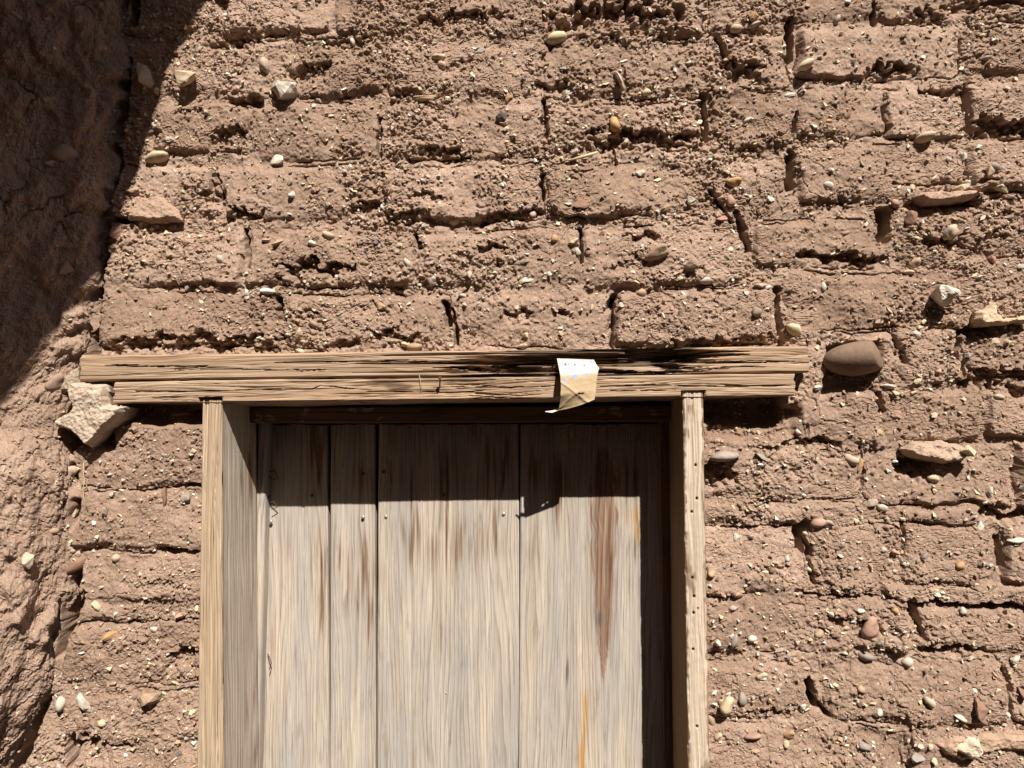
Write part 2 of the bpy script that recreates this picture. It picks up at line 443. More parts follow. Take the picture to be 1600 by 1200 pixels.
# open joints and cracks: points, width (px), depth (mm)
CRK = [
 ([(1232, 30), (1230, 96)], 8, 45), ([(1100, 145), (1104, 215)], 8, 40), ([(1150, 330), (1166, 392)], 8, 40), ([(382, 362), (384, 402)], 4, 35), ([(955, 468), (957, 546)], 4, 30),
 ([(955, 462), (948, 485)], 7, 35), ([(1367, 6), (1367, 40)], 5, 30), ([(848, 160), (853, 212)], 6, 28), ([(905, 358), (908, 412)], 4, 25), ([(1216, 455), (1222, 542)], 5, 25),
 ([(1396, 530), (1410, 562)], 4, 18), ([(1238, 236), (1236, 290)], 9, 45), ([(593, 185), (592, 245)], 4, 22), ([(847, 275), (849, 315)], 4, 26), ([(1380, 332), (1382, 372)], 15, 60),
 ([(696, 474), (698, 512)], 8, 45), ([(705, 480), (712, 540)], 4, 26), ([(1256, 826), (1250, 862)], 15, 60), ([(1262, 850), (1274, 910)], 5, 30), ([(1264, 1066), (1272, 1100)], 10, 50), ([(1273, 1095), (1292, 1122)], 5, 25),
 ([(1424, 938), (1428, 958)], 12, 50), ([(1428, 950), (1440, 990)], 5, 20), ([(1440, 942), (1520, 944), (1620, 952)], 4, 26), ([(1568, 1050), (1572, 1110)], 6, 22), ([(1556, 840), (1562, 880)], 9, 26),
 ([(158, 330), (175, 345), (210, 345)], 8, 45), ([(155, 400), (152, 470), (152, 560)], 9, 55), ([(436, 470), (439, 500)], 7, 30), ([(340, 272), (350, 330)], 5, 18),
 ([(1110, 300), (1140, 345)], 5, 25), ([(1246, 175), (1244, 210)], 4, 15), ([(1398, 290), (1560, 282)], 3, 12), ([(110, 610), (100, 632)], 12, 60), ([(128, 930), (108, 985), (100, 1010)], 13, 60), ([(95, 640), (110, 700)], 7, 50),
 ([(112, 1150), (108, 1200)], 10, 50), ([(960, 235), (962, 262)], 3, 18), ([(1342, 700), (1350, 750)], 3, 10), ([(1410, 820), (1412, 870)], 3, 12), ([(646, 366), (652, 388)], 6, 28),
 ([(640, 250), (735, 244)], 3, 16), ([(1512, 140), (1516, 205)], 7, 26), ([(1500, 520), (1494, 560)], 8, 35), ([(1370, 610), (1376, 640)], 5, 22), ([(1120, 60), (1135, 90)], 9, 35),
 ([(560, 660), (562, 661)], 2, 2), ([(150, 765), (240, 763), (310, 757)], 2, 9), ([(130, 975), (200, 976), (310, 972)], 2, 9), ([(130, 862), (308, 862)], 2, 6), ([(1130, 826), (1240, 824)], 2, 6), ([(1240, 925), (1420, 934)], 2, 9),
]

STEP = 0.0022
x0, x1 = -1.22, 1.14
z0, z1 = 1.08, 2.98
nx, nz = int((x1 - x0) / STEP) + 1, int((z1 - z0) / STEP) + 1
gx = np.linspace(x0, x1, nx).astype(np.float32)
gz = np.linspace(z0, z1, nz).astype(np.float32)

def box_sdf(X, Z, cx, cz, hx, hz, ang, rad):
    c, s = math.cos(ang), math.sin(ang)
    lx, lz = (X - cx) * c + (Z - cz) * s, -(X - cx) * s + (Z - cz) * c
    qx, qz = np.abs(lx) - (hx - rad), np.abs(lz) - (hz - rad)
    return np.hypot(np.maximum(qx, 0), np.maximum(qz, 0)) + np.minimum(np.maximum(qx, qz), 0) - rad, lx, lz

X, Z = np.meshgrid(gx, gz)
XW = X + 0.014 * fbm(X, Z, 0.09, 4, 1, 0.6) + 0.004 * fbm(X, Z, 0.02, 2, 12)
ZW = Z + 0.012 * fbm(X, Z, 0.08, 4, 21, 0.6) + 0.003 * fbm(X, Z, 0.018, 2, 32)
H = (-0.0010 + 0.010 * fbm(X, Z, 0.11, 3, 41) + 0.004 * fbm(X, Z, 0.035, 2, 45)).astype(np.float32)            # mortar bed
ID = np.full(X.shape, -1, np.int32)
BEST = np.full(X.shape, 1.0, np.float32)
JOINT = np.full(X.shape, 1.0, np.float32)

def window(cx, cz, hx, hz, pad):
    i0, i1 = np.searchsorted(gx, [cx - hx - pad, cx + hx + pad])
    j0, j1 = np.searchsorted(gz, [cz - hz - pad, cz + hz + pad])
    return slice(j0, j1), slice(i0, i1)

worn = 0.5 + 0.5 * fbm(X, Z, 0.22, 3, 55)                                       # 0..1, how eroded
for k, (l, tp, r_, bt, lift) in enumerate(BR):
    a, b_ = P(l, (tp + bt) / 2), P(r_, (tp + bt) / 2)
    c_, d_ = P((l + r_) / 2, tp), P((l + r_) / 2, bt)
    cx, cz, hx, hz = (a[0] + b_[0]) / 2, (c_[2] + d_[2]) / 2, (b_[0] - a[0]) / 2, (c_[2] - d_[2]) / 2
    sl = window(cx, cz, hx, hz, 0.03)
    if X[sl].size == 0:
        continue
    ang = random.uniform(-0.012, 0.012)
    s, lx, lz = box_sdf(XW[sl], ZW[sl], cx, cz, hx + 0.004, hz + 0.005, ang, random.uniform(0.010, 0.022))
    top = lift * 0.00065 + 0.0015 + random.uniform(-.06, .06) * lx + random.uniform(-.14, .05) * lz + 0.004 * (1 - (lx / hx) ** 2) * (1 - (lz / hz) ** 2)
    edge = 0.007 + 0.030 * worn[sl] ** 1.4
    prof = sstep(0, 1, np.clip(-s / edge, 0, 1))
    base = H[sl]
    hb = base + (top - base) * prof
    ins = s < 0
    JOINT[sl] = np.minimum(JOINT[sl], np.abs(s))
    H[sl] = np.where(ins, hb, base)
    better = ins & (s < BEST[sl])
    ID[sl] = np.where(better, k, ID[sl])
    BEST[sl] = np.where(better, s, BEST[sl])

def blur(A, r):
    for ax in (0, 1):
        pad = [(r + 1, r) if k == ax else (0, 0) for k in (0, 1)]
        c = np.cumsum(np.pad(A, pad, mode='edge').astype(np.float64), ax)
        A = ((c[2 * r + 1:] - c[:-2 * r - 1]) if ax == 0 else (c[:, 2 * r + 1:] - c[:, :-2 * r - 1])) / (2 * r + 1)
    return A.astype(np.float32)
SMEAR = 0.9 * sstep(0.02, 0.36, fbm(X, Z, 0.13, 3, 57))                                # rain has washed mud over the joints here
H = H * (1 - SMEAR) + blur(blur(H, 6), 6) * SMEAR
# broad swelling of the old wall, then erosion
H += 0.010 * fbm(X, Z, 0.5, 2, 61) + 0.008 * fbm(X, Z, 0.11, 3, 66) + 0.0055 * fbm(X, Z * 1.6, 0.06, 3, 68)
H -= (1 - 0.75 * SMEAR) * 0.009 * (1 - sstep(0.0004, 0.0030, JOINT)) * sstep(0.0, 0.35, fbm(X, Z, 0.09, 3, 63))    # fine open seams round the bricks
GRIT = sstep(0.46, 0.72, worn + 0.25 * fbm(X, Z, 0.06, 3, 71))
for (l, tp, r_, bt, dp) in HOL:
    a, b_ = P(l, tp), P(r_, bt)
    cx, cz, hx, hz = (a[0] + b_[0]) / 2, (a[2] + b_[2]) / 2, (b_[0] - a[0]) / 2, (a[2] - b_[2]) / 2
    sl = window(cx, cz, hx, hz, 0.02)
    if X[sl].size == 0:
        continue
    lx = (XW[sl] - cx) / hx + 0.40 * vn(X[sl] / 0.025, Z[sl] / 0.025, 81) + 0.2 * vn(X[sl] / 0.009, Z[sl] / 0.009, 83)
    lz = (ZW[sl] - cz) / hz + 0.50 * vn(X[sl] / 0.022, Z[sl] / 0.022, 82) + 0.32 * vn(X[sl] / 0.008, Z[sl] / 0.008, 84) + 0.25 * lx * lx
    fade = np.clip(1.25 - lx * lx * 1.1, 0, 1)
    t_ = (1 - lz) / 2                                                         # 0 at the lip, 1 at the foot
    pr = sstep(0.0, 0.16, t_) * (1 - sstep(0.35, 1.0, t_)) * fade
    H[sl] -= dp * 0.001 * 1.35 * pr
    GRIT[sl] = np.maximum(GRIT[sl], np.clip(pr * 1.6, 0, 1))

def seg_d(X, Z, p, q):
    vx, vz = q[0] - p[0], q[1] - p[1]
    L = vx * vx + vz * vz + 1e-9
    t = np.clip(((X - p[0]) * vx + (Z - p[1]) * vz) / L, 0, 1)
    return np.hypot(X - p[0] - t * vx, Z - p[1] - t * vz)

for pts, wd, dp in CRK:
    wp = [(P(*q)[0], P(*q)[2]) for q in pts]
    for p, q in zip(wp[:-1], wp[1:]):
        cx, cz = (p[0] + q[0]) / 2, (p[1] + q[1]) / 2
        sl = window(cx, cz, abs(p[0] - q[0]) / 2, abs(p[1] - q[1]) / 2, 0.03)
        if X[sl].size == 0:
            continue
        d = seg_d(XW[sl] * 0.7 + X[sl] * 0.3, ZW[sl], p, q) + 0.003 * vn(X[sl] / 0.012, Z[sl] / 0.012, 91)
        hw = wd / PXM / 2 + 0.0012
        H[sl] -= dp * 0.001 * (1 - sstep(hw * 0.45, hw * 1.5, d))

# fine structure of the mud: smoother washed patches between rough, crumbling ones
RGH = 0.40 + 0.95 * sstep(-0.30, 0.38, fbm(X, Z, 0.075, 3, 107) + 0.5 * (GRIT - .3))
tt_ = fbm(XW, ZW * 1.7, 0.085, 4, 103, 0.6) * 7.0                                # flaked layers
H += 0.0034 * (np.floor(tt_) + sstep(0.72, 1.0, tt_ - np.floor(tt_)) - tt_) * sstep(-.25, .2, fbm(X, Z, 0.2, 2, 105))
H += 0.0048 * (0.55 + 0.45 * RGH) * (0.35 - np.abs(fbm(X, Z, 0.034, 3, 101, 0.62)))
H += RGH * (0.0026 + 0.0030 * GRIT) * (0.3 - np.abs(fbm(X, Z, 0.011, 2, 111, 0.8))) + 0.0009 * fbm(X, Z, 0.0055, 1, 119)
f1, f2, rid = worley(XW + 0.016 * fbm(X, Z, 0.03, 3, 113), ZW + 0.016 * fbm(X, Z, 0.03, 3, 114), 0.065, 1)
H -= 0.0028 * (1 - sstep(0.015, 0.075, f2 - f1)) * sstep(0.0, 0.35, fbm(X, Z, 0.16, 2, 121))       # drying cracks
f1, f2, rid = worley(X, Z, 0.017, 2)
H += RGH * (0.0008 + 0.0042 * GRIT) * np.clip(1 - f1 * 1.7, 0, 1) * (rid > 0.45) * (0.4 + rid)            # clods
H -= 0.0050 * (1 - sstep(0.10, 0.34, f1 + .15 * vn(X / .003, Z / .003, 117))) * (rid < 0.025)                                            # little pits
f1, f2, rid = worley(X, Z, 0.0085, 3)
H += RGH * (0.0011 + 0.0026 * GRIT) * np.clip(1 - f1 * 1.6, 0, 1) * (rid > 0.35)
H -= 0.0030 * (1 - sstep(0.15, 0.45, f1)) * (rid < 0.025)

# the doorway and the sockets round the lintel
PX, PY = to_px(X.astype(np.float64), np.zeros(X.shape), Z.astype(np.float64))
wob = 10 * fbm(X, Z, 0.05, 3, 131)
JY = np.array([-80, 0, 130, 250, 350, 480, 560, 610, 650, 700, 760, 900, 1000, 1060, 1110, 1200, 1300])
JX = np.array([215, 205, 190, 176, 160, 150, 142, 112, 98, 97, 112, 116, 92, 80, 58, 22, 5])
jd = PX - np.interp(PY, JY, JX) - 0.5 * wob - 6
H -= (0.065 * (1 - sstep(3, 11, np.abs(jd))) * sstep(-.3, .1, fbm(X * 0.3, Z, 0.09, 3, 137))).astype(np.float32)
def pit(l, t_, r_, b_, depth, soft=9):
    d = np.minimum(np.minimum(PX - l, r_ - PX), np.minimum(PY - t_, b_ - PY)) + wob
    return depth * sstep(-soft * 0.4, soft, d)
H = H.astype(np.float32)
H -= pit(1085, 600, 1226, 668, 0.050)
H -= pit(196, 600, 330, 662, 0.055)
H -= pit(84, 585, 175, 700, 0.030)
H -= pit(1288, 536, 1372, 618, 0.028)
OPEN = (PX > 322) & (PX < 1092) & (PY > 604)
LED = 0.030 * sstep(-3, 8, np.minimum(np.minimum(PX - 1380, PY - 912), 946 - PY) + wob * 0.5)      # mud ledge low on the right
H += LED * 0.55

YW = -H
ZD = Z - 0.22 * (H - 0.006 * 0) * (np.abs(H) < 0.2)                             # the mud sags a little under its own weight
VX = np.stack([X, YW, ZD], -1).astype(np.float32)

def h_at(x, z):
    i = min(max(int(round((x - x0) / (x1 - x0) * (nx - 1))), 0), nx - 1)
    j = min(max(int(round((z - z0) / (z1 - z0) * (nz - 1))), 0), nz - 1)
    return float(np.median(H[max(j - 2, 0):j + 3, max(i - 2, 0):i + 3]))

qid = ID[:-1, :-1].copy()
qopen = OPEN[:-1, :-1] | OPEN[1:, 1:]
qid[qopen] = -2
vid = np.arange(nx * nz, dtype=np.int32).reshape(nz, nx)

def patch(name, mask, jj, ii, mat, parent, skirt=0.05):
    """one piece of the wall: the marked cells of the relief plus its buried sides"""
    j, i = np.nonzero(mask)
    j, i = j + jj, i + ii
    q = np.stack([vid[j, i], vid[j, i + 1], vid[j + 1, i + 1], vid[j + 1, i]], -1)
    u, inv = np.unique(q, return_inverse=True)
    q = inv.reshape(-1, 4).astype(np.int32)
    V = VX.reshape(-1, 3)[u]
    faces = [q]
    if skirt:
        e = np.concatenate([q[:, [0, 1]], q[:, [1, 2]], q[:, [2, 3]], q[:, [3, 0]]])
        key = np.sort(e, 1)
        key = key[:, 0].astype(np.int64) * len(u) + key[:, 1]
        _, idx, cnt = np.unique(key, return_index=True, return_counts=True)
        be = e[idx[cnt == 1]]
        n = len(u)
        m_ = len(be)
        A = V[be[:, 0]]
        B = V[be[:, 1]]
        back = np.array([0, skirt, 0], np.float32)
        V = np.concatenate([V, A, B, B + back, A + back])
        r = np.arange(m_, dtype=np.int32)
        faces.append(np.stack([n + r + m_, n + r, n + r + 3 * m_, n + r + 2 * m_], -1))
    return link(name, mesh(name, V, faces, mat, False), parent)

for k in range(len(BR)):
    l, tp, r_, bt, lift = BR[k]
    jj, ii = np.nonzero((qid == k))
    if len(jj) < 30:
        continue
    a, b_, c_, d_ = jj.min(), jj.max() + 1, ii.min(), ii.max() + 1
    patch('brick', qid[a:b_, c_:d_] == k, a, c_, M_BRICK, wall)
patch('mortar', qid == -1, 0, 0, M_MORTAR, wall, 0)

# the rest of the house front and the dark room behind the door (plain, outside the picture)
def boxes(name, lst, mat, parent):
    V, Q = [], []
    for (ax, bx, ay, by, az, bz) in lst:
        n = len(V)
        V += [(ax, ay, az), (bx, ay, az), (bx, by, az), (ax, by, az), (ax, ay, bz), (bx, ay, bz), (bx, by, bz), (ax, by, bz)]
        Q += [(n, n + 3, n + 2, n + 1), (n + 4, n + 5, n + 6, n + 7), (n, n + 1, n + 5, n + 4), (n + 1, n + 2, n + 6, n + 5), (n + 2, n + 3, n + 7, n + 6), (n + 3, n, n + 4, n + 7)]
    return link(name, mesh(name, V, np.array(Q), mat, False), parent)
zl = float(P(700, 600)[2])
xl, xr = float(P(322, 800)[0]), float(P(1092, 800)[0])
def rough_sheet(xa, xb, za, zb, st):
    a, b_ = np.linspace(xa, xb, max(2, int((xb - xa) / st))), np.linspace(za, zb, max(2, int((zb - za) / st)))
    A, B = np.meshgrid(a, b_)
    row = np.floor(B / 0.137)
    fx = (A + 0.2 * (row % 2)) / 0.385
    sd_ = np.minimum(np.minimum(fx % 1, 1 - fx % 1) * 0.385, np.minimum((B / 0.137) % 1, 1 - (B / 0.137) % 1) * 0.137) + 0.005 * fbm(A, B, 0.05, 2, 7)
    h = -0.008 + 0.02 * sstep(0.004, 0.02, sd_) + 0.008 * fbm(A, B, 0.12, 4, 141) + 0.004 * fbm(A, B, 0.03, 2, 9)
    n_ = A.shape[1]
    v = np.arange(A.size).reshape(A.shape)
    q = np.stack([v[:-1, :-1], v[:-1, 1:], v[1:, 1:], v[1:, :-1]], -1).reshape(-1, 4)
    return np.stack([A, -h, B], -1).reshape(-1, 3), q
VV, QQ, n = [], [], 0
for args in ((x1 - 0.004, 3.2, 0, 3.4, 0.015), (xr - 0.02, x1, 0, z0 + 0.004, 0.015), (-1.5, xl + 0.02, 0, z0 + 0.004, 0.015), (-1.5, x1, z1 - 0.004, 3.4, 0.015)):
    v, q = rough_sheet(*args)
    VV.append(v)
    QQ.append(q + n)
    n += len(v)
o = link('outer_bricks', mesh('outer_bricks', np.concatenate(VV), np.concatenate(QQ), M_BRICK), wall)
o['kind'] = 'stuff'
boxes('wall_core', [(-1.5, xl, 0.09, 0.42, 0, 3.4), (xr, 3.2, 0.09, 0.42, 0, 3.4), (xl, xr, 0.09, 0.42, zl + 0.02, 3.4)], M_MORTAR, wall)
rm = boxes('room', [(-1.6, 3.3, 2.6, 2.8, 0, 3.4), (-1.8, -1.6, 0.42, 2.8, 0, 3.4), (3.3, 3.5, 0.42, 2.8, 0, 3.4), (-1.8, 3.5, 0.0 + 0.05, 2.8, 3.4, 3.55)], M_MORTAR, None)
rm['kind'] = 'structure'

# ------------------------------------------------------------------ stones and pebbles in the mud
def ico_arrays(sub):
    bm = bmesh.new()
    bmesh.ops.create_icosphere(bm, subdivisions=sub, radius=1.0)
    bm.verts.ensure_lookup_table()
    V = np.array([v.co[:] for v in bm.verts])
    Fc = np.array([[v.index for v in f.verts] for f in bm.faces])
    bm.free()
    return V, Fc

def lumpy(sub, amp, seed, power=1.0):
    V, Fc = ico_arrays(sub)
    r = np.random.default_rng(seed)
    d = np.zeros(len(V))
    for k in range(6):                                                            # worn flats
        ax = r.normal(size=3)
        ax /= np.linalg.norm(ax)
        lim = r.uniform(.62, .9)
        if amp > .1:
            p_ = V @ ax
            V = V - ax * np.maximum(p_ - lim, 0)[:, None] * 0.85
    for k in range(7):
        ax = r.normal(size=3)
        ax /= np.linalg.norm(ax)
        d += amp * r.uniform(-1, 1) * np.cos(r.uniform(1.2, 3.6) * (V @ ax) + r.uniform(0, 6.3))
    return V * (1 + d)[:, None], Fc

def chipped(npts, seed):
    """a broken stone: the hull of a few points"""
    r = np.random.default_rng(seed)
    pts = r.normal(size=(npts, 3))
    pts /= np.linalg.norm(pts, axis=1)[:, None]
    pts *= r.uniform(0.78, 1.1, (npts, 1))
    bm = bmesh.new()
    for p in pts:
        bm.verts.new(p)
    res = bmesh.ops.convex_hull(bm, input=bm.verts[:])
    bmesh.ops.delete(bm, geom=[v for v in bm.verts if not v.link_faces], context='VERTS')
    bm.verts.index_update()
    bmesh.ops.triangulate(bm, faces=bm.faces[:])
    V = np.array([v.co[:] for v in bm.verts])
    Fc = np.array([[v.index for v in f.verts] for f in bm.faces])
    bm.free()
    return V, Fc

def chipped_rough(npts, seed, cuts=3, amp=0.05):
    V, Fc = chipped(npts, seed)
    bm = bmesh.new()
    vs = [bm.verts.new(v) for v in V]
    for f in Fc:
        bm.faces.new([vs[i] for i in f])
    bmesh.ops.subdivide_edges(bm, edges=bm.edges[:], cuts=cuts, use_grid_fill=True)
    for _ in range(2):
        bmesh.ops.smooth_vert(bm, verts=bm.verts[:], factor=0.35, use_axis_x=True, use_axis_y=True, use_axis_z=True)
    bmesh.ops.triangulate(bm, faces=bm.faces[:])
    bm.verts.index_update()
    V = np.array([v.co[:] for v in bm.verts])
    Fc = np.array([[v.index for v in f.verts] for f in bm.faces])
    bm.free()
    r = np.random.default_rng(seed + 5)
    V = V * (1 + amp * r.normal(size=(len(V), 1)) * .6)
    for k in range(5):
        ax = r.normal(size=3)
        V = V * (1 + amp * np.cos(4.5 * (V @ ax) + r.uniform(0, 6)))[:, None]
    return V, Fc

ROUND = [mesh('pebble', *lumpy(2, 0.17, 200 + k), M_STONE) for k in range(9)]
CHIP = [mesh('stone_chip', *chipped_rough(11, 300 + k, 2), M_STONE, smooth=False) for k in range(10)]
PAL = dict(cream=(.60, .48, .31), white=(.64, .58, .48), pale=(.52, .42, .32), buff=(.42, .29, .18), ochre=(.48, .28, .11), pink=(.42, .25, .18),
           brown=(.24, .13, .085), red=(.38, .16, .11), grey=(.30, .265, .225), dark=(.10, .095, .10), mud=(.33, .23, .165))

def stone_at(name, px, py, wpx, hpx, ang, colr, proud=0.35, chip=False, parent=None, me=None, depth=None):
    p = P(px, py)
    h = h_at(p[0], p[2])
    a, b_ = wpx / PXM / 2, hpx / PXM / 2
    dd = depth / PXM / 2 if depth else (a + b_) / 2
    o = link(name, me or random.choice(CHIP if chip else ROUND), None)
    y = -(h + (proud - 0.22) * dd)
    k = (1.68 + y) / 1.68                                                    # keeps the measured place for a proud stone
    o.location = (p[0] * k, y, CAM[2] + (p[2] - CAM[2]) * k)
    o.scale = (a, dd, b_)
    o.rotation_euler = (random.uniform(-.3, .3), math.radians(-ang), random.uniform(-.4, .4))
    if parent is not None:
        o.parent = parent
    c = PAL[colr] if isinstance(colr, str) else colr
    j = random.uniform(0.88, 1.1)
    o.color = (c[0] * j, c[1] * j, c[2] * j, 1)
    return o

